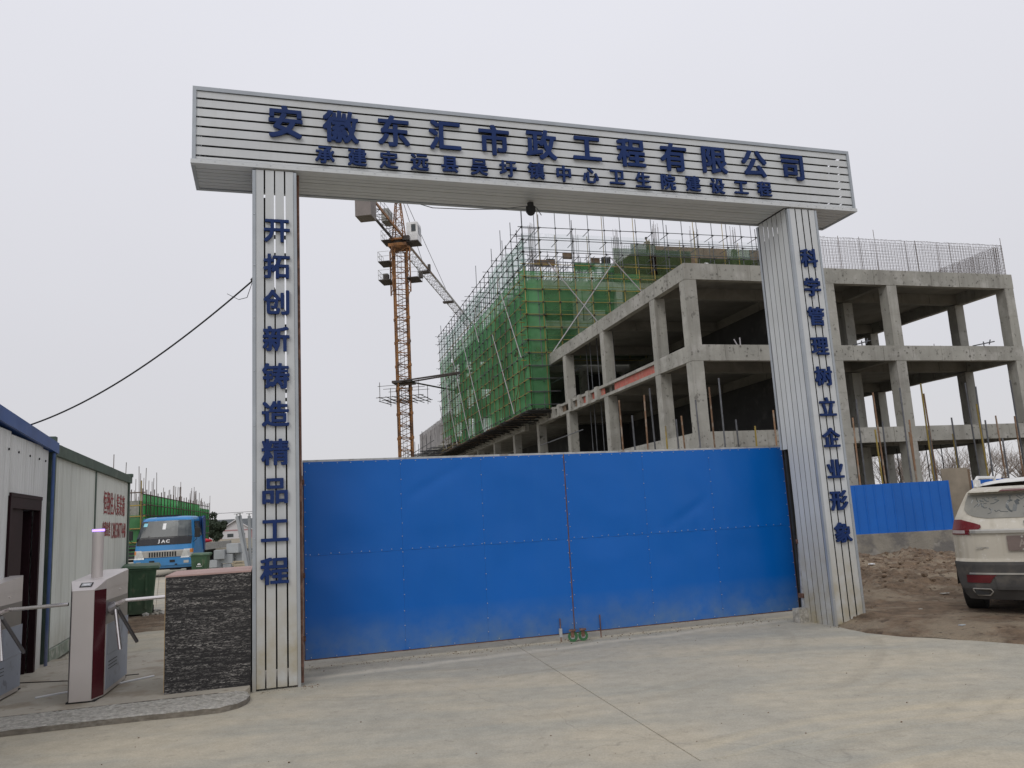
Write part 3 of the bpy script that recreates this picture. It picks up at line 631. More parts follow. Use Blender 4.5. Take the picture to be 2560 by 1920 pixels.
ribbed(-.03, 3.42, 5.3, .2, 2.86, .06, M_cab2, gc); ribbed(-.03, 5.303, E0-.16, .2, 2.86, .06, M_cab2, gc)
for a, c in ((0.02, .22), (3.30, 3.42), (E0-.16, E0)): MB().box(-.09, .0 if a != 3.30 else -.02, a, c, .0, 2.84).build('frame_post', M_greentrim, gc)
MB().box(-.09, .03, 0.0, E0+.06, 2.84, 3.0).build('roof_beam', M_greentrim, gc)
MB().box(-.09, .005, .22, E0-.16, .02, .19).build('floor_beam', pm('floor_beam', (.20, .23, .18), .8, 0, .3, 4, patch=((.42, .42, .36), 6, .5, .7)), gc)
MB().box(-.12, .035, -.06, .06, 2.80, 3.09).build('corner_cap', M_greentrim, gc); MB().box(-.10, .05, E0-.10, E0+.06, 2.98, 3.05).build('corner_cap', M_greentrim, gc)
MB().box(-2.4, -.09, E0-.06, E0, .05, 2.84).build('end_wall', M_cab2, gc); MB().box(-2.4, -2.34, .0, E0-.06, .05, 2.84).build('back_wall', M_cab2, gc); MB().box(-2.4, -.0, .0, E0, 3.0, 3.012).build('roof', M_greentrim, gc)
b = MB(); n = 60
def tarp(u, v):
    s = .1+u*(E0-.1); return (-.35+v*.37, s, 3.02+.045*abs(noise.noise(Vector((s*1.3, v*2, 2))))*(1.6-v)+.02*noise.noise(Vector((s*5, v, 1)))-(.03 if v > .9 else 0))
b.grid(70, 5, tarp).build('roof_felt', M_black, gc, fix=False)
def wtext(s, sa, sb, z, hgt, mat):
    n_ = len(s)
    for i, ch in enumerate(s):
        sp = sa+(sb-sa)*(i+.5)/n_; me = text_mesh(ch, hgt, mat, .006, .0012)
        o = inst(me, 'sign_character', gc, (-.024, sp, z)); o.rotation_euler = (PI/2, 0, PI/2); o.scale = ((sb-sa)/n_/hgt*.96 if not ch.isdigit() else (sb-sa)/n_/hgt*1.75, 1, 1)
wtext('恒翔住人集装箱', 4.15, 6.75, 2.32, .47, M_red)
wtext('出租出售', 4.1, 5.0, 1.83, .30, M_red); wtext('13855077448', 5.05, 6.95, 1.80, .44, M_red)
# cabin behind the row of turnstiles: reader post etc. follow below

# ================================================================== turnstiles
M_inox = pm('brushed_steel', (.60, .555, .53), .38, .25, .04, 2, .05, 150, zdirt=((.4, .36, .3), .05, .4, .5))
M_inoxd = pm('brushed_steel_side', (.22, .21, .215), .35, .7, .15, 2)
M_film = pm('blue_film', (.34, .38, .46), .45, .2, .1, 2, spots=((.1, .1, .12), 7, .5), bump=.1)
M_red_side = pm('maroon_enamel', (.09, .016, .022), .25, .2, .15, 1)
M_chrome = pm('polished_bar', (.72, .68, .66), .16, .85, .05, 5)
M_led = emis('violet_lamp', (.35, .22, 1.0), 2.4)
M_white = pm('white_plastic', (.7, .7, .7), .4)
def turnstile(loc, rz, label):
    t = thing('tripod_turnstile', label, 'turnstile', loc, rz, group='tripod turnstiles at the pedestrian entrance')
    w, d, h, ch = .33, 1.38, 1.10, .062           # front faces -y; corners chamfered
    # body
    MB().prism([(ch, 0), (w-ch, 0), (w, .20), (w, d-.20), (w-ch, d), (ch, d), (0, d-.20), (0, .20)], .015, h-.0).build('body', M_inox, t, bevel=.003)
    MB().prism([(.03, .02), (w-.03, .02), (w-.03, d-.02), (.03, d-.02)], .0, .015).build('plinth', M_dark, t)
    # maroon corner strips and side doors
    for sx in (0, 1):
        X = (lambda x: w-x) if sx else (lambda x: x)
        MB().prism([(X(ch-.002), -.003), (X(-.003), .199), (X(-.003), .204), (X(ch-.002), .003)], .03, h-.01).build('corner_strip', M_red_side if sx else M_inoxd, t)
        MB().box(*sorted((X(-.004), X(.0))), .26, d-.16, .06, .40).build('side_door', M_film, t)
        MB().box(*sorted((X(-.004), X(.0))), .26, d-.16, .404, .72).build('side_door', M_film, t)
        MB().box(*sorted((X(-.003), X(.0))), .22, d-.2, .725, h-.13).build('side_panel', M_inoxd, t)
        sl = MB()
        for k in range(3): sl.box(*sorted((X(-.007), X(-.004))), .36, .72, .33-k*.035-.006, .33-k*.035)
        sl.build('vent_slots', M_dark, t)
        MB().tube((X(.005), .8, h-.055), (X(-.008), .8, h-.055), .011, 8).build('lock', M_chrome, t)
    # sloping lid: low at the front
    MB().add([(ch, -.002, h-.002), (w-ch, -.002, h-.002), (w+.003, .202, h+.085), (w+.003, d-.202, h+.14), (w-ch, d, h+.145), (ch, d, h+.145), (-.003, d-.202, h+.14), (-.003, .202, h+.085),
              (ch, -.002, h-.01), (w-ch, -.002, h-.01), (w+.003, .202, h-.01), (w+.003, d-.202, h-.01), (w-ch, d, h-.01), (ch, d, h-.01), (-.003, d-.202, h-.01), (-.003, .202, h-.01)],
             [(0,1,2,7),(7,2,3,6),(6,3,4,5)]+[(i, (i+1) % 8, 8+(i+1) % 8, 8+i) for i in range(8)]).build('lid', M_inox, t)
    rd = MB().box(-.058, .058, -.045, .045, 0, .004).build('card_reader', M_dark, t); rd.location = (w/2, .105, h+.046); rd.rotation_euler = (math.atan2(.087, .202), 0, 0)
    MB().box(-.03, .03, -.017, .017, .004, .006).build('window', M_white, rd); MB().box(-.045, .045, -.032, .032, .0041, .0048).build('border', M_galv, rd)
    # tripod head on the right side with three arms
    hd = MB().tube((w, .36, h-.235), (w+.07, .36, h-.20), .075, 14, .055).build('tripod_head', M_inoxd, t)
    c0 = Vector((w+.045, .36, h-.20)); 
    ar = MB().tube(c0, c0+Vector((.12, -.01, .05)), .028, 8, .02).tube(c0+Vector((.11, -.01, .045)), c0+Vector((.66, -.03, .058)), .019, 10); ar.build('arm', M_chrome, t)
    MB().tube(c0+Vector((.02, -.03, -.03)), c0+Vector((.10, -.14, -.44)), .019, 10).build('arm', M_chrome, t)
    MB().tube(c0+Vector((.02, .05, -.03)), c0+Vector((.19, .22, -.42)), .019, 10).build('arm', M_inoxd, t)
    return t
TR = .245
tA = turnstile(Vector((-4.586, 8.238, .07))-rot(TR)@Vector((.062, 0, 0)), TR, 'steel turnstile with maroon edge nearer the black box, arm reaching towards it')
# second turnstile, half out of the picture
tB = copy_tree(tA); tB.location = tA.location + rot(TR)@Vector((-1.06, -.13, 0)); tag(tB, 'steel turnstile at the left edge of the picture, arm reaching to its neighbour')
# face reader column on the first one
def reader(t, label, k, screen):
    base = t.matrix_world if False else None
    r = thing('face_reader_column', label, 'reader post', t.location + rot(t.rotation_euler.z)@Vector((.165, .50, 1.19)), t.rotation_euler.z, group='reader posts on the turnstiles')
    MB().tube((0, 0, 0), (0, 0, .50), .057, 24).build('column', M_inox, r, smooth=False)
    MB().tube((0, 0, .50), (0, 0, .522), .062, 24).build('light_ring', M_led, r); MB().tube((0, 0, .522), (0, 0, .53), .057, 24).build('cap', M_inox, r)
    if screen:
        MB().box(-.11, .07, -.16, -.09, .03, .42).build('screen_housing', M_black, r, bevel=.012); MB().box(-.10, .06, -.165, -.16, .06, .38).build('screen', pm('screen_glass', (.01, .012, .03), .1), r)
        MB().tube((-.0, -.10, .29), (.0, -.17, .29), .022, 14).build('lamp', emis('white_lamp', (1, 1, 1), 2.5), r)
        MB().box(-.10, .07, -.15, -.06, -.03, .028).build('bracket', M_white, r)
reader(tA, 'round steel post with a glowing violet ring standing on the nearer turnstile', 1, False)
reader(tB, 'face reader post with violet ring and black screen at the left picture edge', 0, True)
tag(MB().path([Vector((-5.15, 8.62, .078)), Vector((-4.9, 8.9, .078)), Vector((-4.55, 9.2, .078)), Vector((-4.33, 9.55, .078))], .012, 6).build('conduit', M_white), 'white conduit lying on the platform beside the steel turnstile', 'conduit')
tag(MB().path([Vector((-6.0, 9.6, .076)), Vector((-5.3, 9.55, .076)), Vector((-4.6, 9.75, .076))], .005, 5).build('ground_wire', M_dark), 'thin wire lying across the platform behind the turnstiles', 'wire')

# ================================================================== black plywood box
M_ply = pm('black_film_ply', (.018, .017, .018), .6, 0, .3, 3, .2, 30)
def plymat():
    M = M_ply; t = M.node_tree; N = t.nodes; L = t.links; b = N['Principled BSDF']; g = N.new('ShaderNodeNewGeometry')
    mp = N.new('ShaderNodeMapping'); mp.inputs['Rotation'].default_value = (0, 0, -GY); mp.inputs['Scale'].default_value = (2.2, 2.2, 34); L.new(g.outputs['Position'], mp.inputs[0])
    n = N.new('ShaderNodeTexNoise'); n.inputs['Scale'].default_value = 1; n.inputs['Detail'].default_value = 10; n.inputs['Roughness'].default_value = .72; n.inputs['Distortion'].default_value = .4; L.new(mp.outputs[0], n.inputs[0])
    r = N.new('ShaderNodeMapRange'); r.inputs['From Min'].default_value = .42; r.inputs['From Max'].default_value = .62; L.new(n.outputs['Fac'], r.inputs[0])
    mp2 = N.new('ShaderNodeMapping'); mp2.inputs['Rotation'].default_value = (0, 0, -GY); mp2.inputs['Scale'].default_value = (26, 26, 110); L.new(g.outputs['Position'], mp2.inputs[0])
    n2 = N.new('ShaderNodeTexNoise'); n2.inputs['Scale'].default_value = 1; n2.inputs['Detail'].default_value = 8; n2.inputs['Distortion'].default_value = 1.2; L.new(mp2.outputs[0], n2.inputs[0])
    r2_ = N.new('ShaderNodeMapRange'); r2_.inputs['From Min'].default_value = .49; r2_.inputs['From Max'].default_value = .66; L.new(n2.outputs['Fac'], r2_.inputs[0])
    mm = N.new('ShaderNodeMath'); mm.operation = 'MULTIPLY'; L.new(r.outputs[0], mm.inputs[0]); L.new(r2_.outputs[0], mm.inputs[1])
    m_ = N.new('ShaderNodeMix'); m_.data_type = 'RGBA'; L.new(mm.outputs[0], m_.inputs['Factor']); m_.inputs[6].default_value = (.011, .010, .011, 1); m_.inputs[7].default_value = (.42, .40, .37, 1); L.new(m_.outputs[2], b.inputs['Base Color'])
plymat()
bx = thing('plywood_box', 'waist high black plywood box with a pinkish top board beside the left pillar', 'box', gloc(-1.04, 8.93+.27, .07), GY)
MB().box(0, .845, 0, .018, 0, 1.17).build('front_board', M_ply, bx); MB().box(.0, .016, .019, 1.1, 0, 1.17).build('side_board', M_ply, bx); MB().box(.829, .845, .019, 1.1, 0, 1.17).build('side_board', M_ply, bx)
MB().box(.017, .828, 1.08, 1.1, 0, 1.17).build('back_board', M_ply, bx)
M_pink = pm('pink_board', (.43, .29, .26), .8, 0, .12, 2, .2, 20, patch=((.5, .42, .36), 4, .55, .5))
MB().box(-.006, .85, -.006, 1.105, 1.171, 1.187).build('top_board', M_pink, bx)
MB().box(-.006, -.001, -.002, .018, .02, 1.16).build('edge_strip', pm('ply_edge', (.40, .28, .14), .8, 0, .3, 8), bx)

# ================================================================== the concrete frame building
CX, CY = 16.9819, 30.8991
Z3, Z2, Z1 = 12.50, 8.733, 4.833
CW = .56
bl = thing('concrete_building', 'unfinished grey concrete frame building of open storeys behind the gate', 'building', fr(BY, CX, CY), BY)
BO = (CX, CY, 0)
def Bb(mb, name, mat=M_conc, parent=bl, **k): return mb.build(name, mat, parent, org=BO, **k)
XS = [CX, 24.26, 27.82, 35.03]; YS = [CY, 34.10, 40.80, 47.40, 54.0, 60.6, 67.2, 73.8, 80.4]
def colmesh(z0, z1):
    """a cast column with slightly uneven arrises and the marks of its shutter lifts"""
    b = MB(); n = 8
    ps = []
    for k in range(n+1):
        z = z0+(z1-z0)*k/n; e = .006*math.sin(k*2.1+z0); ps.append((z, e))
    vs = []; fs = []
    for z, e in ps: vs += [(0-e, 0, z), (CW+e, 0+e, z), (CW, CW+e, z), (0, CW-e, z)]
    for k in range(n):
        for i in range(4): fs.append((k*4+i, k*4+(i+1) % 4, k*4+4+(i+1) % 4, k*4+4+i))
    fs += [(3,2,1,0), (n*4, n*4+1, n*4+2, n*4+3)]; b.add(vs, fs)
    for zz in (z0+(z1-z0)*.52, ):
        b.box(-.006, CW+.006, -.006, CW+.006, zz, zz+.018)
    return b.mesh('column', M_conc)
levels = [(-.3, Z1-.71), (Z1, Z2-.73), (Z2, Z3-.75)]
cms = [colmesh(0, b-a) for a, b in levels]
for i, x in enumerate(XS):
    for j, y in enumerate(YS[:5]):
        for (a, b), cm in zip(levels, cms): inst(cm, 'column', bl, (x-CX, y-CY, a))
def beam(x0, x1, y0, y1, z0, z1, name='beam', mat=M_conc):
    """beam with recessed shutter joints every couple of metres on its faces"""
    b = MB(); lx = x1-x0; ly = y1-y0; along = lx > ly; L_ = max(lx, ly); n = max(1, round(L_/1.75)); st = L_/n
    for k in range(n):
        a = k*st+(.011 if k else 0); c = (k+1)*st-(.011 if k < n-1 else 0); o_ = .006*((k*7) % 3-1)
        if along: b.box(x0+a, x0+c, y0+o_, y1+o_, z0+.004*(k % 2), z1)
        else: b.box(x0+o_, x1+o_, y0+a, y0+c, z0+.004*(k % 2), z1)
    if along: b.box(x0+.01, x1-.01, y0+.02, y1-.02, z0+.01, z1-.01)
    else: b.box(x0+.02, x1-.02, y0+.01, y1-.01, z0+.01, z1-.01)
    return Bb(b, name, mat)
XE = XS[-1]+CW
for zt, dz, yend in ((Z3, .75, 53.84), (Z2, .73, 84), (Z1, .71, 84)):
    # edge beams flush with the faces, a hair proud of the columns
    zb_ = zt-dz
    beam(CX-.012, XE+.012, CY-.012, CY+.30, zb_, zt)                                        # right face
    if zt != Z2: beam(CX-.012, CX+.30, CY+.301, yend, zb_, zt)                              # left face
    else:
        beam(CX-.012, CX+.30, CY+.301, YS[1]+CW, zb_, zt); beam(CX-.012, CX+.30, 57.5, yend, zb_, zt)
    beam(XE-.30, XE+.012, CY+.301, 54, zb_, zt)
    for y in YS[1:5]: beam(CX+.31, XE-.31, y+.10, y+.42, zb_+.06, zt-.14, 'cross_beam', M_concshade)
    for x in (XS[1]+.1, XS[2]+.1): beam(x, x+.32, CY+.31, 54, zb_+.1, zt-.13, 'floor_beam', M_concshade)
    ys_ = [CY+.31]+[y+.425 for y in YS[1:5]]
    Bb(MB().box(CX+.31, XE-.31, CY+.305, 53.8 if zt == Z3 else 54.2, zt-.13, zt-.012), 'floor_slab', M_concshade)
Bb(MB().box(CX-2, XE+1, CY-1, 86, -.30, -.1), 'ground_slab')
# upstand ledge pieces between columns 2 and 5 at the middle level (red shuttering and short piers)
y0 = YS[1]+CW+.01
def ledge(ya, yb, zl, zr_):
    Bb(MB().box(CX-.012, CX+.30, ya, yb, zl, zl+.16), 'ledge'); Bb(MB().box(CX-.012, CX+.30, ya, yb, zl+.58, zl+.73), 'ledge')
ledge(y0, 40.0, Z2-.73, Z2); Bb(MB().box(CX+.10, CX+.15, y0, 39.98, Z2-.56, Z2-.16), 'red_board', M_redply)
ledge(40.01, 46.4, Z2-.73, Z2); ledge(46.41, 53.2, Z2-.73, Z2)
ledge(y0, 40.0, Z1-.71, Z1-.02); Bb(MB().box(CX+.10, CX+.15, y0, 39.98, Z1-.54, Z1-.16), 'red_board', M_redply)
for k, y in enumerate((42.0, 43.45, 44.95, 46.6, 48.9, 50.2)):
    Bb(MB().box(CX-.16, CX+.28, y, y+.42, Z2-.75, Z2+.02), 'short_pier')
for y, mt in ((41.5, M_redply), (42.7, M_redply), (44.2, M_redply), (45.7, M_form), (48.3, M_form)):
    Bb(MB().box(CX+.12, CX+.16, y, y+.75, Z2-.56, Z2-.16), 'ply_infill', mt)
Bb(MB().box(CX-.02, CX+.5, 51.6, 53.9, Z2-.74, Z2-.01), 'edge_block')
# tie holes, honeycombing and chipped spots on the cast faces
th = MB(); rt = random.Random(8)
def spot(P, n, r):
    n = Vector(n); a = n.orthogonal().normalized(); b_ = n.cross(a); P = Vector(P)
    th.add([P+n*.008+(a*math.cos(t)*rt.uniform(.6, 1.2)+b_*math.sin(t)*rt.uniform(.6, 1.2))*r for t in [k*PI/3 for k in range(6)]], [(0,1,2,3,4,5)])
for zt in (Z3, Z2, Z1):
    x = CX+.3
    while x < XE: spot((x, CY-.018, zt-.25-.28*(rt.random() < .5)), (0, -1, 0), rt.uniform(.018, .035)); x += rt.uniform(.35, .75)
    y = CY+.4
    while y < 53.5:
        if zt == Z3 or y < YS[1]: spot((CX-.018, y, zt-.25-.28*(rt.random() < .5)), (-1, 0, 0), rt.uniform(.018, .035))
        y += rt.uniform(.4, .9)
for _ in range(90):
    zt = rt.choice((Z3, Z2, Z1)); x = rt.uniform(CX, XE-.3); w_ = rt.uniform(.05, .16); spot((x, CY-.018, zt-rt.uniform(.03, .7)), (0, -1, 0), w_*.4)
    y = rt.uniform(CY, 53); spot((CX-.018, y, Z3-rt.uniform(.03, .7)), (-1, 0, 0), w_*.4)
th.build('tie_holes', pm('pitted_concrete', (.15, .145, .13), .95, 0, .4, 6), bl, org=BO, kind='stuff', fix=False)
# black walls added inside so the deep bays stay dark
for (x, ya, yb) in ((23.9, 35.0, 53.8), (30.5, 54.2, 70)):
    for a, b in ((Z1+.001, Z2-.75), (Z2+.001, Z3-.8), (-.1, Z1-.75)): Bb(MB().box(x, x+.2, ya, yb, a, b), 'shade_partition', M_fdark)
for a, b in ((Z1+.001, Z2-.75), (Z2+.001, Z3-.8), (-.1, Z1-.75)): Bb(MB().box(19.5, 29.5, 54.3, 54.5, a, b), 'shade_partition', M_fdark)
# tower part: columns and slabs from the ground to the working deck
tw = thing('tower_block', 'taller unfinished concrete block wrapped in scaffolding and green netting', 'building', fr(BY, CX, 54), BY)
TO = (CX, 54, 0)
def Tb(mb, name, mat=M_conc, **k): return mb.build(name, mat, tw, org=TO, **k)
TX = [CX, 20.4, 23.8, 27.4, 31.0, 34.6, 37.8]; TZ = [Z1, Z2, 12.5, 15.75, 18.85]
prev = -.3
for z in TZ:
    cm = colmesh(0, z-.5-prev)
    for x in TX:
        for y in (YS[4:] if x == CX else [YS[4], 67.2]): 
            if x > CX and z <= 9: continue
            inst(cm, 'column', tw, (x-CX, y-54, prev))
    prev = z
for z in TZ[2:]:
    Tb(MB().box(CX+.02, 38.5, 54.02, 84, z-.14, z), 'floor_slab')
    Tb(MB().box(CX-.01, 38.5, 53.98, 54.28, z-.62, z+.002), 'edge_beam'); Tb(MB().box(CX-.01, CX+.3, 54.29, 84, z-.62, z+.002), 'edge_beam')
    Tb(MB().box(CX+.3, 38.3, 67.3, 67.6, z-.6, z-.15), 'edge_beam')
for z in (Z1, Z2): Tb(MB().box(CX+.31, 38.5, 54.55, 84, z-.14, z), 'floor_slab')
# masonry infill with openings on the scaffolded face
for (x, w_, z, h_) in ((21.2, 1.6, 12.5, 2.6), (24.6, 1.5, 12.5, 2.6), (21.1, 1.7, 15.75, 2.4), (24.5, 2.1, 15.75, 2.4), (28.2, 2.3, 15.75, 2.4), (28.3, 2.4, 12.5, 2.6), (31.8, 2.2, 12.5, 2.6), (31.8, 2.2, 15.75, 2.4)):
    Tb(MB().box(x, x+w_*.45, 54.1, 54.3, z, z+h_).box(x+w_*.45, x+w_, 54.1, 54.3, z, z+.9), 'infill_wall', M_conc if int(x) % 2 else M_form)
for y0_, y1_ in ((57, 66), (68, 83)):
    for a, b in zip([-.1]+TZ[:-1], [z-.7 for z in TZ]): Tb(MB().box(21.5, 21.7, y0_, y1_, a, b), 'shade_core_wall', M_fdark)  # black walls added to darken the inside of the tower
# formwork deck and its props
Tb(MB().box(25.3, 38.5, 54.2, 74, 21.15, 21.25), 'deck_board', M_form)
for k in range(6):
    x = 25.3+k*2.08; Tb(MB().box(x, x+2.05, 53.9, 54.0, 21.16-.9*(k > 0), 21.86+.12*(k == 0)), 'deck_edge_board', M_form if k % 4 else M_netold)
for x in TX[2:6]: Tb(MB().box(x-.1, x+2.9, 53.80, 53.83, 18.9, 21.0+.5*(x % 2 > 1)), 'green_tarp', M_netold)
props = MB(); pr_ = random.Random(5)
for i in range(34):
    for j in range(9):
        x = 17.4+i*.62+pr_.uniform(-.06, .06); y = 54.5+j*1.25
        props.tube((x, y, 18.85), (x+pr_.uniform(-.03, .03), y, 21.0+pr_.uniform(-.1, .5)*(x < 25.3)), .026, 4)
for z in (19.3, 20.1, 20.9):
    for j in range(9): props.tube((17, 54.5+j*1.25, z), (38.4, 54.5+j*1.25, z+pr_.uniform(-.05, .05)), .024, 4)
    for i in range(17): props.tube((17.4+i*1.24, 54.3, z+.05), (17.4+i*1.24, 65, z+.05), .024, 4)
props.build('shoring_props', M_poleg, tw, org=TO, kind='stuff', fix=False)
for k in range(7):
    x = 17.6+k*1.15; w_ = 1.6 if k % 3 == 0 else .7; z = 20.2+.3*(k % 3)
    Tb(MB().box(x, x+w_, 54.6+.6*(k % 2), 54.72+.6*(k % 2), z, z+.45), 'beam_shutter', M_fdark if k % 2 else M_form)
Tb(MB().box(20.6, 23.9, 54.3, 54.36, 19.7, 20.45), 'green_tarp', M_netveil)
for x, a, h_ in ((CX+.05, .62, 1.25), (CX+.72, .6, .95), (CX+1.4, .7, 1.35), (CX+2.3, 1.1, .8)): Tb(MB().box(x, x+a, 53.70, 53.76, Z3+.01, Z3+h_), 'shutter_board', M_form)
# starter bars standing in bundles on columns
sb = MB()
for x, y in [(17.1, 54.2), (20.6, 54.4), (23.9, 54.4), (27.5, 54.6), (31.1, 54.8), (34.7, 55), (17.2, 60.8), (17.2, 67), (17.2, 73), (23.9, 62), (31, 62), (29, 58)]:
    for i in range(10):
        a = pr_.uniform(-.25, .25); b_ = pr_.uniform(-.25, .25); z0_ = 18.8 if x < 25 else 21.2
        sb.tube((x+.25+a, y+b_, z0_), (x+.25+a*1.15, y+b_*1.1, (23.0 if x < 25 else 23.9)+pr_.uniform(-.5, .4)), .014, 4)
    for z in (22.0, 22.2, 22.4): sb.tube((x, y-.25, z), (x+.5, y-.25, z), .008, 3)
sb.build('starter_bars', M_rebar, tw, org=TO, kind='stuff', fix=False)

# ------------------------------------------------------------------ rebar mesh fence on the front roof
def meshwall(parent, P, Q, z0, h, sp, r, seed, lean=0.0):
    b = MB(); rg = random.Random(seed); P = Vector(P); Q = Vector(Q); d = Q-P; L_ = d.length; n = int(L_/sp)
    nrm = Vector((-d.y, d.x)).normalized()
    P = Vector((P.x, P.y)); Q = Vector((Q.x, Q.y)); d = Q-P
    for i in range(n+1):
        p = P+d*(i/n); jit = rg.uniform(-.02, .02); top = h+.05*noise.noise(Vector((i*.11, seed, 0)))+rg.uniform(-.02, .03)
        q = Vector((p.x+jit, p.y))+nrm*lean
        b.tube((p.x, p.y, z0), (q.x, q.y, z0+top), r, 3)
        b.tube((q.x, q.y, z0+top), (q.x+nrm.x*.1, q.y+nrm.y*.1, z0+top+.02), r, 3)
    k = 0
    while .1+k*.15 < h:
        z = .1+k*.15; m_ = 14; pts = []
        for i in range(m_+1):
            p = P+d*(i/m_)+nrm*(lean*z/h-.015); pts.append((p.x, p.y, z0+z+.03*noise.noise(Vector((i*.35, k, seed)))))
        b.path(pts, r, 3); k += 1
    return b
rf = thing('rebar_fence', 'low see-through grid of bent reinforcing bars along the roof edge of the concrete building', 'rebar grid', fr(BY, CX, CY), BY)
meshwall(rf, (24.1, CY+.15), (35.45, CY+.15), Z3, 1.62, .085, .0065, 1).build('front_grid', M_rebar, rf, org=BO, kind='stuff', fix=False)
meshwall(rf, (24.1, CY+.40), (35.45, CY+.40), Z3, 1.58, .17, .0065, 2).build('front_grid', M_rebar, rf, org=BO, kind='stuff', fix=False)
meshwall(rf, (35.45, CY+.15), (35.45, 41), Z3, 1.60, .085, .0075, 3).build('side_grid', M_rebar, rf, org=BO, kind='stuff', fix=False)
meshwall(rf, (35.2, CY+.3), (35.2, 41), Z3, 1.55, .11, .0075, 4).build('side_grid', M_rebar, rf, org=BO, kind='stuff', fix=False)
for x, h_ in ((27.6, 2.1), (35.4, 2.0), (25.5, 1.7), (26.7, 1.7), (29.4, 1.6), (30.0, 1.65), (31.3, 1.6), (32.1, 1.6)): pole('tall_bar', (x, CY+.12, Z3), (x-.02, CY+.12, Z3+h_), .012, M_rebar, rf, BO)
rg2 = thing('rebar_fence', 'second fainter rebar grid seen behind the scaffold rails on the roof', 'rebar grid', fr(BY, 27, 60), BY)
meshwall(rg2, (26, 57), (38.4, 57), 21.25, 1.75, .17, .011, 6).build('grid', M_rebar, rg2, org=(27, 60, 0), kind='stuff', fix=False)
# debris and stub pipes on the floors
stubn = []
def stub(x, y, z, h_, lean, mat, lab, cat='pipe stub', r=.03):
    stubn.append(1); lab = ('first', 'second', 'third', 'fourth', 'fifth', 'sixth', 'seventh', 'eighth', 'ninth', 'tenth', 'eleventh', 'twelfth')[len(stubn)-1]+(' pale stub pipe' if r > .02 else ' thin dark bar')+' standing on the middle floor edge of the concrete building'
    o = thing('pipe_stub', lab, cat, fr(BY, x, y, z), BY, group='short pipes left standing on the slabs'); MB().tube((0, 0, 0), (lean, 0, h_), r, 7).build('tube', mat, o); return o
SL = 'short pipe left standing on a slab edge of the concrete building'
for x, z, h_, le in ((19.6, Z2, .38, .0), (19.45, Z2, .30, -.16), (22.4, Z2, .62, 0), (22.6, Z2, .7, 0), (17.4, Z2, .3, 0)): stub(x, CY+.2, Z2, h_, le, M_brace if h_ < .5 else M_rebar, SL, r=.03 if h_ < .5 else .012)
for x, y, h_ in ((29.6, CY+2.0, .55), (30.4, CY+3, .75), (30.5, CY+3.1, .9), (30.7, CY+3.2, .7), (32.6, CY+2.6, .8), (33.0, CY+2.6, .7)): stub(x, y, Z2-.1, h_, .08 if x > 30 else -.05, M_rebar, SL, r=.016)
for x0, x1, lab in ((33.0, 34.4, 'pair of coupled scaffold tubes lying over the slab edge near the right column'), (25.9, 26.9, 'coupled scaffold tubes left of the middle column on the upper floor')):
    o = thing('scaffold_scrap', lab, 'tubes', fr(BY, x0, CY+.5, Z2), BY); MB().tube((0, 0, .12), (x1-x0, .0, .36), .028, 8).build('tube', M_poleg, o); MB().tube(((x1-x0)*.5, 0, -.05), ((x1-x0)*.5, 0, .35), .028, 8).build('tube', M_poleg, o); MB().tube(((x1-x0)*.75, 0, .2), ((x1-x0)*.75+.1, 0, .45), .028, 8).build('tube', M_poleg, o)
# diagonal striped tubes and a rag on the roof edge
o = thing('tube_pair', 'two speckled tubes forming a V on the roof edge of the concrete building', 'tubes', fr(BY, 22.0, CY+.4, Z3), BY)
pole('tube', (0, 0, .1), (1.05, 3, .7), .03, M_brace, o); pole('tube', (0, 0, .1), (-.35, 0, .45), .03, M_brace, o)
for k, (x, w_) in enumerate(((23.6, .55), (18.3, .25))):
    c = clod(.22, 11+k); c.v = [(a*w_*3, b_, z*.35+.06) for a, b_, z in c.v]; tag(c.build('white_bag', M_white, None), ('crumpled white bag on the roof edge just left of the right pillar', 'small white scrap on the roof near the corner of the concrete building')[k], 'bag'); bpy.data.objects[-1] if False else None
for k, o in enumerate([x for x in bpy.data.objects if x.name.startswith('white_bag')]): o.location = fr(BY, (23.3, 18.3)[k], CY+.3, Z3+.02); o.rotation_euler = (0, 0, BY)
# props and poles inside the left bays
ip = MB(); 
for y in (49.2, 50.0, 51.6, 42.5, 43.3, 44.1, 45.0, 46.2):
    for a, b in ((Z2, Z3-.2), (Z1, Z2-.2)): ip.tube((CX+.8+(y % 1), y, a), (CX+.8+(y % 1), y, b), .03, 5)
ip.tube((CX+.9, 47.5, Z2+2.1), (CX+.9, 53.5, Z2+2.15), .03, 5).tube((CX+1.2, 47.5, Z2+2.3), (CX+1.2, 53.5, Z2+2.35), .03, 5).tube((CX-.6, 43.5, Z1+1.6), (CX-.6, 52, Z1+1.5), .03, 5)
ip.build('floor_props', M_poleg, bl, org=BO, kind='stuff', fix=False)

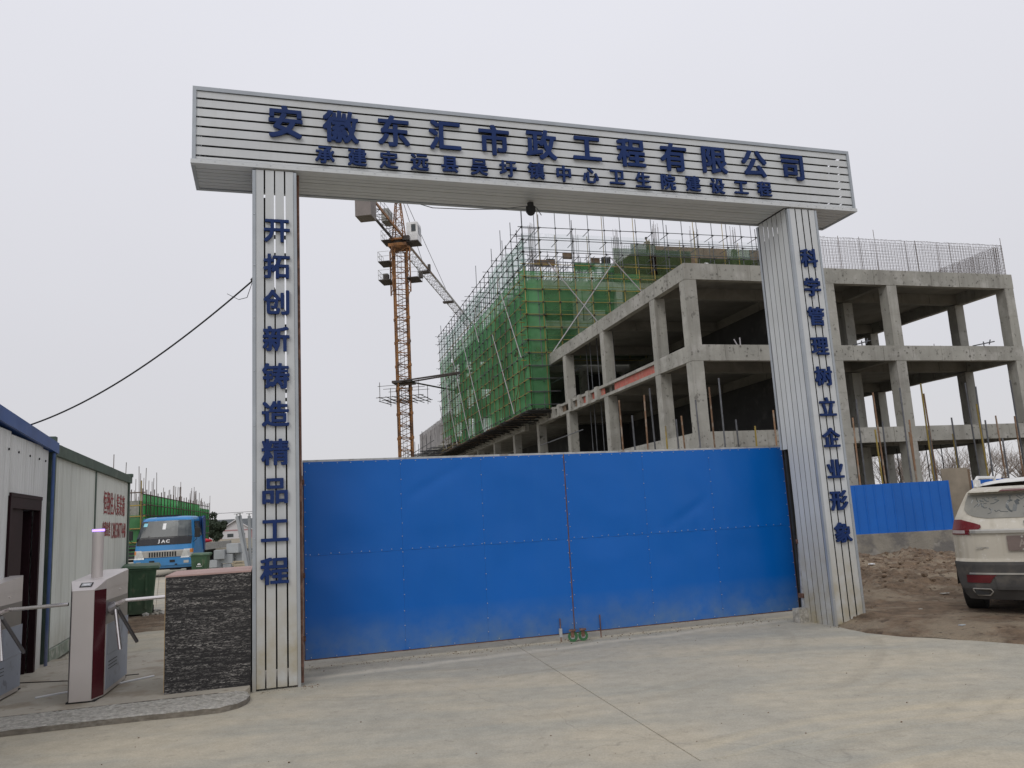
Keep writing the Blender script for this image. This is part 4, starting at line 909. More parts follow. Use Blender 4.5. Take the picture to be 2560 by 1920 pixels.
# ------------------------------------------------------------------ bare poles standing before the building
PL = 'bare scaffold pole standing in the ground in front of the concrete building'
rp_ = random.Random(21)
ORDP = ('first second third fourth fifth sixth seventh eighth ninth tenth eleventh twelfth thirteenth fourteenth fifteenth sixteenth seventeenth eighteenth nineteenth twentieth twenty-first twenty-second twenty-third twenty-fourth twenty-fifth twenty-sixth twenty-seventh twenty-eighth twenty-ninth thirtieth thirty-first thirty-second thirty-third thirty-fourth thirty-fifth thirty-sixth'.split()+['thirty-seventh', 'thirty-eighth', 'thirty-ninth', 'fortieth', 'forty-first', 'forty-second', 'forty-third', 'forty-fourth', 'forty-fifth', 'forty-sixth', 'forty-seventh', 'forty-eighth'])
polx = [(18.2, 5.2, 0), (19.6, 5.5, 1), (20.6, 6.7, 1), (21.5, 5.0, 0), (22.7, 6.5, 0), (23.5, 5.1, 1), (24.2, 6.0, 0), (17.2, 6.9, 0), (17.0, 6.6, 1), (16.1, 6.0, 0), (15.7, 5.4, 1), (15.1, 5.2, 0), (14.8, 5.0, 1), (14.1, 6.5, 0), (13.9, 6.3, 1), (13.2, 5.4, 0), (12.9, 6.1, 1),
        (24.9, 6.2, 1), (25.4, 4.95, 0), (26.2, 6.4, 0), (26.9, 5.0, 1), (27.4, 6.6, 1), (28.1, 6.2, 1), (28.9, 5.0, 0), (29.3, 4.3, 1), (30.0, 6.6, 0), (30.9, 6.5, 0), (31.6, 4.0, 0), (32.0, 5.1, 1), (32.4, 5.0, 1), (33.2, 6.8, 0), (33.7, 6.6, 0), (34.6, 5.2, 1), (34.9, 5.1, 1), (35.6, 6.0, 0), (36.3, 5.6, 1), (25.15, 4.6, 1), (26.55, 4.4, 1), (27.9, 4.5, 0), (30.45, 5.6, 1), (31.2, 4.9, 0), (33.45, 5.0, 1), (18.9, 4.9, 1), (22.1, 5.2, 1)]
for k, (x, z, s) in enumerate(polx):
    y = CY-1.2-.5*(k % 2); lab_ = 'bare pole, '+('%s from the left' % ORDP[sorted(p_[0] for p_ in polx).index(x)])+' in the row before the concrete building'; o = pole('scaffold_upright', fr(BY, x, y, -.3), fr(BY, x+rp_.uniform(-.12, .12), y, z), .036, (M_rust, M_poley, M_rust)[(k*5+s) % 3] if s else M_poleg, None)
    tag(o, lab_, 'pole', 'bare poles before the concrete building')
inr = [(28.7, 5.3), (30.2, 5.1), (33.0, 5.2), (29.2, 5.4), (31.1, 5.0), (26.6, 4.9), (25.9, 5.1), (34.0, 5.2)]
for k, (x, z) in enumerate(inr):
    o = pole('scaffold_upright', fr(BY, x, CY+4.5, -.1), fr(BY, x, CY+4.5, z-.9), .026, M_dark, None); tag(o, ORDP[sorted(p_[0] for p_ in inr).index(x)]+' from the left of the dark props standing inside the ground floor bays', 'prop', 'dark props inside the ground floor')

# ================================================================== scaffolding with green net
SXB, SYB, SZ0, SZT = 15.48, 50.5, 8.86, 21.45
sf = thing('scaffolding', 'tall tube scaffolding with green safety net wrapped round the tower block', 'scaffolding', fr(BY, SXB, SYB, SZ0), BY)
SO = (SXB, SYB, 0)
def Sp(name, p, q, r, mat): return pole(name, p, q, r, mat, sf, (SXB, SYB, SZ0))
rs = random.Random(11); LY = 84.3; RX = 37.6; wy = .95
nz_l = [SZ0+.1+k*1.26*.72 for k in range(14)]
def mt(z, face): 
    if z > 18.6: return M_poleg
    return M_poley if face == 'r' else (M_poley if rs.random() < .5 else M_pole)
ycols = [SYB+k*1.45 for k in range(24)]
for k, y in enumerate(ycols):
    ext = rs.choice([.2, .5, 1.6, 2.6, 3.4]) if k % 2 == 0 else rs.uniform(.1, .8)
    Sp('upright', (SXB, y, SZ0-.2), (SXB, y, 15.2), .03, M_pole); Sp('upright', (SXB, y, 15.2), (SXB+rs.uniform(-.05, .05), y, SZT+ext*.6), .028, M_poleg)
    Sp('upright', (SXB+wy, y+.1, SZ0-.2), (SXB+wy, y+.1, SZT+(ext if k % 3 == 0 else .1)*.9), .026, M_poleg)
xcols = [SXB+k*1.24 for k in range(18)]
for k, x in enumerate(xcols):
    ext = 2.4+.3*(k % 3)
    Sp('upright', (x, SYB, 12.2 if x > CX else SZ0-.2), (x, SYB, 18.7), .030, M_poley); Sp('upright', (x, SYB, 18.7), (x, SYB, SZT+ext-1.6*(k % 2)), .027, M_poleg)
    Sp('upright', (x+.25, SYB+wy, 12.4), (x+.25, SYB+wy, SZT+2.2*(k % 2)), .026, M_poley if k % 3 else M_poleg)
zl = [SZ0+.12+k*.9 for k in range(15)]
for k, z in enumerate(zl):
    for a, b in ((SYB-.3, 62.0), (61.6, 73.4), (73.0, LY+.5)):
        Sp('ledger', (SXB-.05, a, z+rs.uniform(-.03, .03)), (SXB-.05, b, z+rs.uniform(-.03, .03)), .028, M_poleg if z > 18.9 or rs.random() < .35 else M_poley)
    if k % 2 == 0: Sp('ledger', (SXB+wy, SYB-.2, z-.2), (SXB+wy, LY, z-.2), .026, M_poleg)
    if z > 12.2:
        for a, b in ((SXB-.3, 24.2), (23.8, 33.1), (32.7, RX)):
            Sp('ledger', (a, SYB-.05, z+rs.uniform(-.02, .02)), (b, SYB-.05, z+rs.uniform(-.02, .02)), .028, M_poleg if z > 18.9 else M_poley)
            Sp('ledger', (a, SYB+wy, z-.36), (b, SYB+wy, z-.36), .026, M_poleg if z > 18.9 else M_poley)
    else: Sp('ledger', (SXB-.3, SYB-.05, z), (CX+.6, SYB-.05, z), .028, M_poleg)
cp = MB(); tr_ = MB()
for z in zl:
    for y in ycols:
        cp.box(SXB-.08, SXB+.03, y-.04, y+.04, z-.045, z+.045)
        if z > 9.5: tr_.tube((SXB-.35*(rs.random() < .3)-.1, y+.06, z-.05), (SXB+wy+.3, y+.06, z-.05), .024, 4)
    if z > 12.2:
        for x in xcols:
            cp.box(x-.04, x+.04, SYB-.08, SYB+.03, z-.045, z+.045)
            if rs.random() < .7: tr_.tube((x+.06, SYB-.25, z-.05), (x+.06, SYB+wy+.3, z-.05), .024, 4)
cp.build('couplers', M_dark, sf, org=(SXB, SYB, SZ0), kind='stuff', fix=False); tr_.build('transoms', M_poleg, sf, org=(SXB, SYB, SZ0), kind='stuff', fix=False)
for (y0_, z0_), (y1_, z1_) in (((57.4, 19.7), (52.0, 12.5)), ((59.8, 16.0), (54.6, 8.9)), ((66.8, 19.4), (64.6, 16.5)), ((71.7, 18.7), (64.4, 8.9)), ((77.2, 18.8), (70.0, 8.8)), ((82.2, 18.5), (75.8, 8.8)), ((84.4, 14), (81.5, 8.9))):
    Sp('brace', (SXB-.12, y0_, z0_), (SXB-.12, y1_, z1_), .035, M_brace)
for (y0_, z0_), (y1_, z1_) in (((52.2, 12.0), (54.4, 9.0)), ((54.8, 17.5), (58.0, 9.0)), ((57, 20), (62.0, 10.0)), ((65, 20), (71, 10)), ((75, 20), (79, 11))): Sp('brace', (SXB-.12, y0_, z0_), (SXB-.12, y1_, z1_), .028, M_pole)
Sp('brace', (17.26, SYB-.12, 18.97), (20.63, SYB-.12, 14.74), .038, M_brace); Sp('brace', (22.3, SYB-.12, 19.35), (16.95, SYB-.12, 12.3), .038, M_brace); Sp('brace', (21.9, SYB-.12, 19.6), (24.3, SYB-.12, 16.9), .038, M_brace)
Sp('brace', (29.8, SYB-.12, 19.2), (28.9, SYB-.12, 18.2), .034, M_brace)
# planks under the scaffold and brackets carrying it
for k in range(17):
    y = SYB-.2+k*2.05; o = MB().box(SXB-.35, CX+.05, y, y+1.98, SZ0-.30+.03*(k % 2), SZ0-.25+.03*(k % 2)).build('plank', M_form if k % 3 else M_dark, sf, org=(SXB, SYB, SZ0))
for k in range(24):
    y = SYB+k*1.45; MB().tube((SXB-.5, y, SZ0-.42), (CX+.4, y, SZ0-.42), .055, 5).build('bracket_beam', M_dark, sf, org=(SXB, SYB, SZ0))
ub = MB()
for k in range(70): 
    y = SYB+rs.random()*33; ub.tube((SXB-.2+rs.random()*.3, y, SZ0-.35), (SXB+.9+rs.random()*.6, y+rs.uniform(-.8, .8), SZ0-.55-.3*rs.random()), .02, 4)
ub.build('underside_clutter', M_dark, sf, org=(SXB, SYB, SZ0), kind='stuff', fix=False)
# net panels
def net(name, fn, mat, n=14): return MB().grid(n, n*2, fn).build(name, mat, sf, org=(SXB, SYB, SZ0), smooth=True, fix=False)
bays = [SYB-.1, 54.85, 60.65, 63.55, 69.35, 75.15, 79.5, LY]
rows = [(8.75, 12.2), (12.2, 15.6), (15.6, 18.7)]
for i in range(7):
    for j, (a, b) in enumerate(rows):
        ya, yb = bays[i]+.02, bays[i+1]-.02; bot = a
        if i >= 5 and j == 0: bot = 9.3+.9*(i-5)
        def g(u, v, ya=ya, yb=yb, a=bot, b=b, i=i, j=j):
            y = ya+(yb-ya)*u; z = a+(b-a)*v
            d = .09*noise.noise(Vector((y*.8, z*.5, i)))+.05*noise.noise(Vector((y*3.2, z*.6, j)))+.04*math.sin(u*PI)*math.sin(v*PI)
            if i == 2 and j == 0: d += .10*math.sin(y*11+z*1.5)*max(0, .45-v)
            return (SXB+.08+d, y, z)
        net('net_panel', g, M_net if not (i == 4 and j == 0 or i == 5 and j == 2) else M_net)
    def g2(u, v, ya=bays[i]+.02, yb=bays[i+1]-.02, i=i):
        y = ya+(yb-ya)*u; z = 18.72+(20.9+.4*math.sin(i*2.3)-18.72)*v+.15*noise.noise(Vector((y, 3, i)))*v
        return (SXB+.08+.10*noise.noise(Vector((y*.9, z*.7, i+9))), y, z)
    net('net_panel', g2, M_netlight)
xb = [SXB-.05, 16.9, 20.5, 24.2, 28.0, 31.8, 35.6]
for i in range(6):
    for j, (a, b) in enumerate([(8.75, 12.2), (12.2, 15.6), (15.6, 18.4)]):
        if i > 0 and j == 0: continue
        def g3(u, v, xa=xb[i]+.02, xc=xb[i+1]-.02, a=a, b=b, i=i):
            x = xa+(xc-xa)*u; z = a+(b-a)*v; return (x, SYB+.1+.08*noise.noise(Vector((x*.8, z*.6, i+3))), z)
        net('net_panel', g3, M_net if i == 0 else (M_netveil if i < 3 else M_netold))
def g4(u, v): x = 15.4+22*u; return (x, SYB+.1+.05*noise.noise(Vector((x, v, 1))), 19.9+v*1.3)
net('net_panel', g4, MC.setdefault('faint', net_mat('faint_net', (.25, .45, .40), .16, .06)), 24)

# ------------------------------------------------------------------ far low wing with rebar grid parapet
fw = thing('far_wing', 'distant low concrete wing with a rebar grid parapet beyond the scaffolding', 'building', fr(BY, CX, 86), BY)
FO = (CX, 86, 0)
for z0_, z1_ in ((10.1, 10.65), (6.2, 6.8)): MB().box(CX, CX+12, 86, 110, z0_, z1_).build('floor_slab', M_conc, fw, org=FO)
for y in (86.4, 92, 97.6, 103.2, 109.2):
    for x in (CX+.02, CX+5, CX+11): MB().box(x, x+.6, y, y+.6, -.3, 10.09).build('column', M_conc, fw, org=FO)
meshwall(fw, (CX, 86), (CX, 110), 10.6, 2.85, .16, .022, 12).build('grid_parapet', pm('cement_grid', (.32, .31, .31), .9, 0, .3, 1), fw, org=FO, kind='stuff', fix=False)
meshwall(fw, (CX+.3, 86), (CX+.3, 110), 10.6, 2.6, .22, .03, 13).build('grid_parapet', M_rebar, fw, org=FO, kind='stuff', fix=False)
b = MB()
for k in range(60): 
    y = 84+26*rs.random(); z = 9.0+.7*rs.random(); b.tube((CX-1.6-rs.random()*2, y, z), (CX+1, y+rs.uniform(-1, 1), z+.1), .04, 4)
for k in range(8): b.tube((CX-2.5, 86+k*3, 7), (CX-2.5, 86+k*3, 10.8+(k % 3)*.6), .04, 4)
for z in (8.9, 9.4, 10.1): b.tube((CX-2.5, 84, z), (CX-2.5, 112, z), .04, 4)
b.build('edge_scaffold', M_poleg, fw, org=FO, kind='stuff', fix=False)

# ================================================================== tower crane
M_cy = pm('crane_ochre', (.29, .13, .04), .6, .2, .25, 1.5, patch=((.10, .055, .035), 1.1, .47, .85))
M_cgrey = pm('crane_grey', (.30, .30, .28), .6, .2, .2, 2)
M_cdark = pm('crane_dark', (.07, .06, .055), .7, .2, .3, 2)
M_cw = pm('counterweight', (.22, .195, .185), .8, 0, .15, 1)
cr_ = thing('tower_crane', 'ochre yellow tower crane with a white cab beside the green netted scaffolding', 'crane', (-11.1, 80, 0), math.radians(-7.4))
MR = BY+math.radians(7.4); ms = .64
def mrot(x, y, z): v = rot(MR)@Vector((x, y, z)); return v
cs = [(ms, ms), (-ms, ms), (-ms, -ms), (ms, -ms)]
for x, y in cs: pole('mast_leg', mrot(x, y, 0), mrot(x, y, 30.0), .095, M_cy, cr_)
lt = MB(); z = 0; k = 0
while z < 25:
    for i in range(4):
        a, b_ = cs[i], cs[(i+1) % 4]
        lt.tube(mrot(*a, z), mrot(*b_, z), .05, 4); lt.tube(mrot(*a, z), mrot(*b_, z+.62), .04, 4); lt.tube(mrot(*b_, z+.62), mrot(*a, z+1.25), .04, 4)
    if k % 2 == 0:
        for a in cs: p = mrot(*a, z); lt.box(p.x-.12, p.x+.12, p.y-.12, p.y+.12, z-.14, z+.14)
    z += 1.25; k += 1
lt.build('mast_lattice', M_cy, cr_, kind='stuff', fix=False)
# ladder inside
ld = MB(); 
for z in range(0, 120): ld.tube(mrot(-.2, .5, z*.25), mrot(.2, .5, z*.25), .015, 3)
ld.tube(mrot(-.2, .5, 0), mrot(-.2, .5, 30), .025, 4).tube(mrot(.2, .5, 0), mrot(.2, .5, 30), .025, 4); ld.build('ladder', M_cdark, cr_, kind='stuff', fix=False)
cf = MB(); c2_ = [(.92, .92), (-.92, .92), (-.92, -.92), (.92, -.92)]
for a in c2_: cf.tube(mrot(*a, 25.2), mrot(*a, 30.1), .07, 5)
for z in (25.4, 26.6, 27.8, 29.0, 30.0):
    for i in range(4): cf.tube(mrot(*c2_[i], z), mrot(*c2_[(i+1) % 4], z), .05, 4); 
    if z < 29.5:
        for i in range(4): cf.tube(mrot(*c2_[i], z), mrot(*c2_[(i+1) % 4], z+1.2), .035, 4)
cf.build('climbing_frame', M_cy, cr_, kind='stuff', fix=False)
for z, x0, x1 in ((28.6, -2.1, -.9), (26.6, -2.1, -.9), (26.6, .9, 2.1), (30.9, -1.7, -.7)):
    p = MB().box(x0, x1, -1.0, 1.0, z-.05, z+.03); p.build('platform', M_cdark, cr_)
    r_ = MB(); xo = x0 if x0 < 0 else x1
    for y in (-1, -.33, .33, 1): r_.tube((xo, y, z), (xo, y, z+1.05), .02, 4)
    for zz in (.55, 1.05): r_.tube((xo, -1, z+zz), (xo, 1, z+zz), .02, 4).tube((x0, -1, z+zz), (x1, -1, z+zz), .02, 4)
    r_.build('railing', M_cgrey, cr_, kind='stuff', fix=False)
MB().box(-1.75, -1.25, -.5, .2, 26.65, 27.4).build('winch_box', M_cdark, cr_); MB().box(2.0, 2.4, -.3, .2, 26.7, 27.1).build('pump_box', M_cdark, cr_)
MB().box(-.98, .98, -.98, .98, 30.12, 30.5).build('support_ring', M_cy, cr_, bevel=.03); MB().tube((0,0,30.5), (0,0,30.85), .75, 20).build('slewing_ring', M_cdark, cr_); MB().box(-.9, .9, -.9, .9, 30.86, 31.1).build('slewing_platform', M_cy, cr_, bevel=.02)
ap = MB(); b4 = [(.6, .6), (-.6, .6), (-.6, -.6), (.6, -.6)]
for x, y in b4: ap.tube((x, y, 31.1), (x*.1, y*.1-.1, 37.4), .065, 5)
for k in range(7):
    z0_, z1_ = 31.1+k*.88, 31.1+(k+1)*.88; s0_, s1_ = 1-.9*(z0_-31.1)/6.3, 1-.9*(z1_-31.1)/6.3
    for i in range(4):
        a, b_ = b4[i], b4[(i+1) % 4]; ap.tube((a[0]*s0_, a[1]*s0_, z0_), (b_[0]*s1_, b_[1]*s1_, z1_), .03, 4); ap.tube((a[0]*s1_, a[1]*s1_, z1_), (b_[0]*s1_, b_[1]*s1_, z1_), .03, 4)
ap.build('apex_tower', M_cy, cr_, kind='stuff', fix=False)
# cab
cbm = MB().add([(.95,-.6,30.7),(2.15,-.6,30.7),(2.15,.9,30.7),(.95,.9,30.7),(.95,-.6,32.75),(2.15,-.6,32.75),(2.15,.9,32.75),(.95,.9,32.75),(1.0,1.25,31.2),(2.1,1.25,31.2),(2.1,1.25,32.4),(1.0,1.25,32.4)],
               [(3,2,1,0),(4,5,6,7),(0,1,5,4),(1,2,6,5),(0,4,7,3),(3,8,9,2),(8,11,10,9),(11,7,6,10),(2,9,10,6),(3,7,11,8)]).build('cab', M_white, cr_, bevel=.04)
MB().box(1.5, 1.95, -.63, -.605, 31.7, 32.45).build('window', M_glass, cbm); MB().box(1.48, 1.97, -.622, -.602, 31.66, 32.49).build('window_frame', M_cgrey, cbm); MB().box(2.16, 2.18, -.3, .8, 31.5, 32.4).build('window', M_glass, cbm)
MB().box(.9, 2.2, -.75, 1.0, 30.55, 30.68).build('cab_floor', M_cdark, cr_); MB().box(.6, 1.3, -.95, -.65, 30.7, 31.2).build('switch_box', M_cdark, cr_)
# jib: triangular truss going away; counter jib coming towards the gate
jb = MB(); jc = MB()
for x in (-.55, .55): jb.tube((x, .7, 30.95), (x, 50, 30.95), .055, 4)
jb.tube((0, .9, 32.0), (0, 50, 31.95), .05, 4)
for k in range(41):
    y = .8+k*1.2
    jb.tube((-.55, y, 30.95), (.55, y, 30.95), .022, 3); s = 1 if k % 2 else -1; jb.tube((-.55*s, y, 30.95), (.55*s, y+1.2, 30.95), .022, 3)
    for x in (-.55, .55): jb.tube((x, y, 30.95), (0, y+.6, 32.0), .022, 3); jb.tube((0, y+.6, 32.0), (x, y+1.2, 30.95), .022, 3)
jb.build('jib', M_cgrey, cr_, kind='stuff', fix=False); MB().tube((.6, .7, 30.97), (.6, 14, 30.97), .05, 4).build('jib_chord', M_cy, cr_)
MB().box(-.6, .75, 10.0, 10.8, 30.6, 30.8).build('trolley', M_cdark, cr_); MB().box(.55, .85, 10.2, 10.5, 30.8, 31.6).build('trolley_motor', M_cdark, cr_); MB().box(-.7, .7, 23.6, 24.3, 30.55, 30.75).build('hook_trolley', M_cdark, cr_)
for x, mt_ in ((-.62, M_cdark), (.62, M_cy)): MB().box(x-.06, x+.06, -12.2, -.7, 31.0, 31.28).build('counter_jib_beam', mt_, cr_)
for k in range(9):
    y = -1.2-k*1.25; jc.tube((-.6, y, 31.05), (.6, y, 31.05), .035, 4); s = 1 if k % 2 else -1; jc.tube((-.6*s, y, 31.05), (.6*s, y-1.25, 31.05), .03, 4)
    for x in (-.65, .65): jc.tube((x, y, 31.2), (x, y, 32.2), .02, 3)
for x in (-.65, .65): jc.tube((x, -1, 32.2), (x, -12, 32.2), .02, 3).tube((x, -1, 31.75), (x, -12, 31.75), .02, 3)
jc.build('counter_jib_lattice', M_cdark, cr_, kind='stuff', fix=False)
MB().box(-.35, .35, -5.2, -3.6, 31.3, 32.6).build('winch_house', M_cgrey, cr_)
for k in range(4): MB().box(-.75, .75, -12.1+k*.42, -11.72+k*.42, 29.2, 31.9).build('counterweight_block', M_cw, cr_, bevel=.03)
for p, q in (((0, 0, 37.3), (0, 9.8, 32.0)), ((.1, 0, 37.3), (.1, 22, 32.0)), ((-.5, 0, 37.3), (-.5, -11.5, 31.3)), ((.5, 0, 37.3), (.5, -11.5, 31.3))): pole('pendant_rod', p, q, .03, M_cdark, cr_)
# collar with its ties into the building
MB().box(-1.0, 1.0, -1.0, 1.0, 15.6, 15.85).build('mast_collar', M_cdark, cr_)
cl_ = MB()
for x in (-2.1, -1.4, -.7, 0, .7, 1.4, 2.1): cl_.tube((x, -1.9, 14.1), (x+.2, 1.9, 14.1), .04, 4).tube((x, -1.9, 13.7), (x+.2, 1.9, 13.8), .04, 4)
for y in (-1.9, 0, 1.9): cl_.tube((-2.4, y, 14.05), (2.5, y, 14.05), .04, 4).tube((-2.2, y, 15.2), (2.2, y, 15.2), .03, 4)
for x, y in ((-2, -1.9), (2, -1.9), (-2, 1.9), (2, 1.9)): cl_.tube((x, y, 13.6), (x, y, 15.6), .035, 4)
cl_.build('collar_scaffold', M_cdark, cr_, kind='stuff', fix=False)
ci = cr_.matrix_basis.inverted() if False else None
def cloc(P): return rot(math.radians(7.4)) @ (Vector(P)-Vector((-11.1, 80, 0)))
for k, (a, e) in enumerate((((-.2, -.9), (CX+.2, 72.0, 15.6)), ((.9, -.2), (CX+.2, 72.3, 15.55)), ((.9, .4), (CX+.2, 83.6, 15.4)))):
    q = cloc(fr(BY, *e)); pole('tie_strut', (a[0], a[1], 15.75), q, .085, M_cdark, cr_)

# ================================================================== fence on the right
fn = thing('site_fence', 'blue corrugated metal hoarding on a low grey wall behind the dirt heaps', 'fence', (10.4, 26, 0), -.012)
zb0, zt0 = .48, 2.05
def fpanel(x0, z0, z1, parent, mat=M_fence):
    p = []
    for k in range(3): a = k*.3; p += [(a, 0), (a+.23, 0), (a+.245, -.022), (a+.275, -.022), (a+.29, 0)]
    p += [(.898, 0), (.898, .003)] + [(x, y+.006) for x, y in reversed(p[:-1])]
    o = MB().prism(p, z0, z1).build('fence_panel', mat, parent); o.location = (x0, 0, 0); return o
pm0 = None
for k in range(4):
    if pm0 is None: pm0 = fpanel(.0, zb0, zt0, fn)
    else: o = pm0.copy(); COL.objects.link(o); o.parent = fn; o.location = (k*.9, 0, 0)
MB().box(-.6, 3.6, .03, .07, zt0-.05, zt0+.0).build('rail', M_frame, fn); MB().box(-.1, -.04, -.05, .01, zb0, zt0+.12).build('end_post', M_black, fn)
M_render = pm('damp_wall', (.27, .25, .21), .95, 0, .2, 1.2, .7, 14, patch=((.14, .135, .13), 1.3, .45, .85), spots=((.36, .34, .31), 3, .5), bdist=.03)
MB().box(-3, 9, -.10, .14, -1.0, zb0-.002).build('plinth_wall', M_render, fn)
fn2 = thing('site_fence', 'second stretch of blue hoarding further right, its top just above the white car', 'fence', (14.9, 29, 0), .02)
for k in range(7):
    o = pm0.copy(); COL.objects.link(o); o.parent = fn2; o.location = (k*.9, 0, 0)
MB().box(-.1, 6.4, -.10, .14, -1.2, zb0-.002).build('plinth_wall', M_render, fn2)
o = thing('board_stack', 'tall brown plywood board standing upright between the two blue fences', 'board', (14.15, 26.6, -.4), .03); MB().box(0, .88, 0, .05, 0, 2.85).build('sheet', pm('old_board', (.25, .215, .165), .9, 0, .2, 2, .2), o); MB().box(.5, 1.0, .06, .11, 0, 2.8).build('sheet', M_form, o)

# ================================================================== the car
M_carw = pm('white_paint', (.66, .65, .62), .3, 0, .04, 1, zdirt=((.36, .32, .25), .2, .95, .7), spec=.5)
M_card = pm('dusty_white_paint', (.52, .485, .41), .55, 0, .10, 2.0, streak=((.36, .325, .25), 9, .6), spots=((.66, .64, .60), 15, .45), zdirt=((.30, .26, .195), .3, 1.25, .75))
M_bump = pm('dusty_black_plastic', (.045, .043, .041), .65, 0, .25, 3, patch=((.12, .105, .085), 2, .5, .6))
M_lens = pm('red_lens', (.13, .012, .016), .22, 0, .2, 3, patch=((.20, .07, .065), 4, .5, .5), spec=.3)
M_dglass = pm('dusty_glass', (.215, .21, .185), .5, 0, .12, 2, patch=((.34, .32, .27), 3, .5, .5))
M_clean = pm('wiped_glass', (.085, .095, .095), .25, 0, .2, 5)
M_chromed = pm('dusty_chrome', (.42, .41, .38), .3, .6, .15, 5)
TH = math.radians(37)
CARC = Vector((6.30, 9.93, .12))
suv = thing('parked_car', 'dusty white estate car seen from behind with finger writing on its rear window', 'car', CARC, -TH)
HW = [(.2,.80),(.28,.86),(.45,.915),(.68,.935),(.9,.935),(1.05,.925),(1.2,.89),(1.3,.84),(1.45,.765),(1.53,.72),(1.58,.66),(1.62,.54),(1.645,.36),(1.655,.0)]
def tab(T_, z):
    if z <= T_[0][0]: return T_[0][1]
    for (a, va), (b_, vb) in zip(T_[:-1], T_[1:]):
        if z <= b_: return va+(vb-va)*(z-a)/(b_-a)
    return T_[-1][1]
def yr(x, z):
    y = .0 if z < .66 else min(.07, (z-.66)*1.6)
    if z < .34: y += (.34-z)*.5
    if z > 1.06: y += (z-1.06)*.62
    if z > 1.56: y += (z-1.56)*3.2
    return y + .05*(abs(x)/.93)**2+.22*(abs(x)/.94)**7
def piece(name, mat, z0, z1, xl, xr, off=-.006, th=.02, parent=suv, nu=14, nv=8, smooth=True, label=None):
    b = MB()
    def fr0(u, v): z = z0+(z1-z0)*v; a, c = xl(z), xr(z); x = a+(c-a)*u; return (x, yr(x, z)+off, z)
    def bk0(u, v): x, y, z = fr0(u, v); return (x, y+th, z)
    b.grid(nu, nv, fr0); b.grid(nu, nv, bk0); n1 = (nu+1)*(nv+1)
    bd = [i for i in range(nu)]+[(nu)+(nu+1)*j for j in range(nv)]+[(nu+1)*nv+nu-i for i in range(nu)]+[(nu+1)*(nv-j) for j in range(nv)]
    for i in range(len(bd)): a, c = bd[i], bd[(i+1) % len(bd)]; b.f.append((a, c, c+n1, a+n1))
    o = b.build(name, mat, parent, smooth=False, label=label)
    return o
hwf = lambda s, k=1.0: (lambda z: s*tab(HW, z)*k)
# shell: rear section ring swept forward
zs_ = [.46,.56,.68,.8,.92,1.05,1.13,1.2,1.3,1.38,1.45,1.53,1.58,1.62,1.645]
ring = [(-tab(HW, z), z) for z in zs_]+[(0, 1.655)]+[(tab(HW, z), z) for z in reversed(zs_)]
st = [(0, 1, 0, 0), (.25, 1, .0, 0), (.55, 1.0, .02, 0), (.9, 1.0, .045, 0), (1.6, 1.0, .065, 0), (2.4, .995, .06, 0), (3.0, .99, .0, 0), (3.35, .985, -.16, 1), (3.7, .97, -.44, 1), (4.1, .93, -.52, 1), (4.4, .82, -.6, 1)]
vs = []; n_ = len(ring)
for k, (dy, kx, dz, hood) in enumerate(st):
    for x, z in ring:
        y0_ = yr(x, max(z, .6)) if k < 3 else 0
        zz = z+dz*max(0, min(1, (z-.9)/.7)) if not hood else (z if z < 1.0 else 1.0+(z-1.0)*max(.12, 1+dz*1.5))
        f_ = {0: 1, 1: .8, 2: .4}.get(k, 0); vs.append((x*kx, dy+y0_*f_, zz))
fs = [(k*n_+i, k*n_+i+1, (k+1)*n_+i+1, (k+1)*n_+i) for k in range(len(st)-1) for i in range(n_-1)]+[tuple((len(st)-1)*n_+i for i in range(n_))]
MB().add(vs, fs).build('body', M_carw, suv, smooth=True)
piece('tailgate', M_card, .63, 1.60, hwf(-1, .999), hwf(1, .999), off=.0, th=.012, nu=30, nv=40, smooth=False)
piece('bumper', M_bump, .2, .665, hwf(-1, 1.0), hwf(1, 1.0), off=-.035, th=.06, nu=30, nv=14)
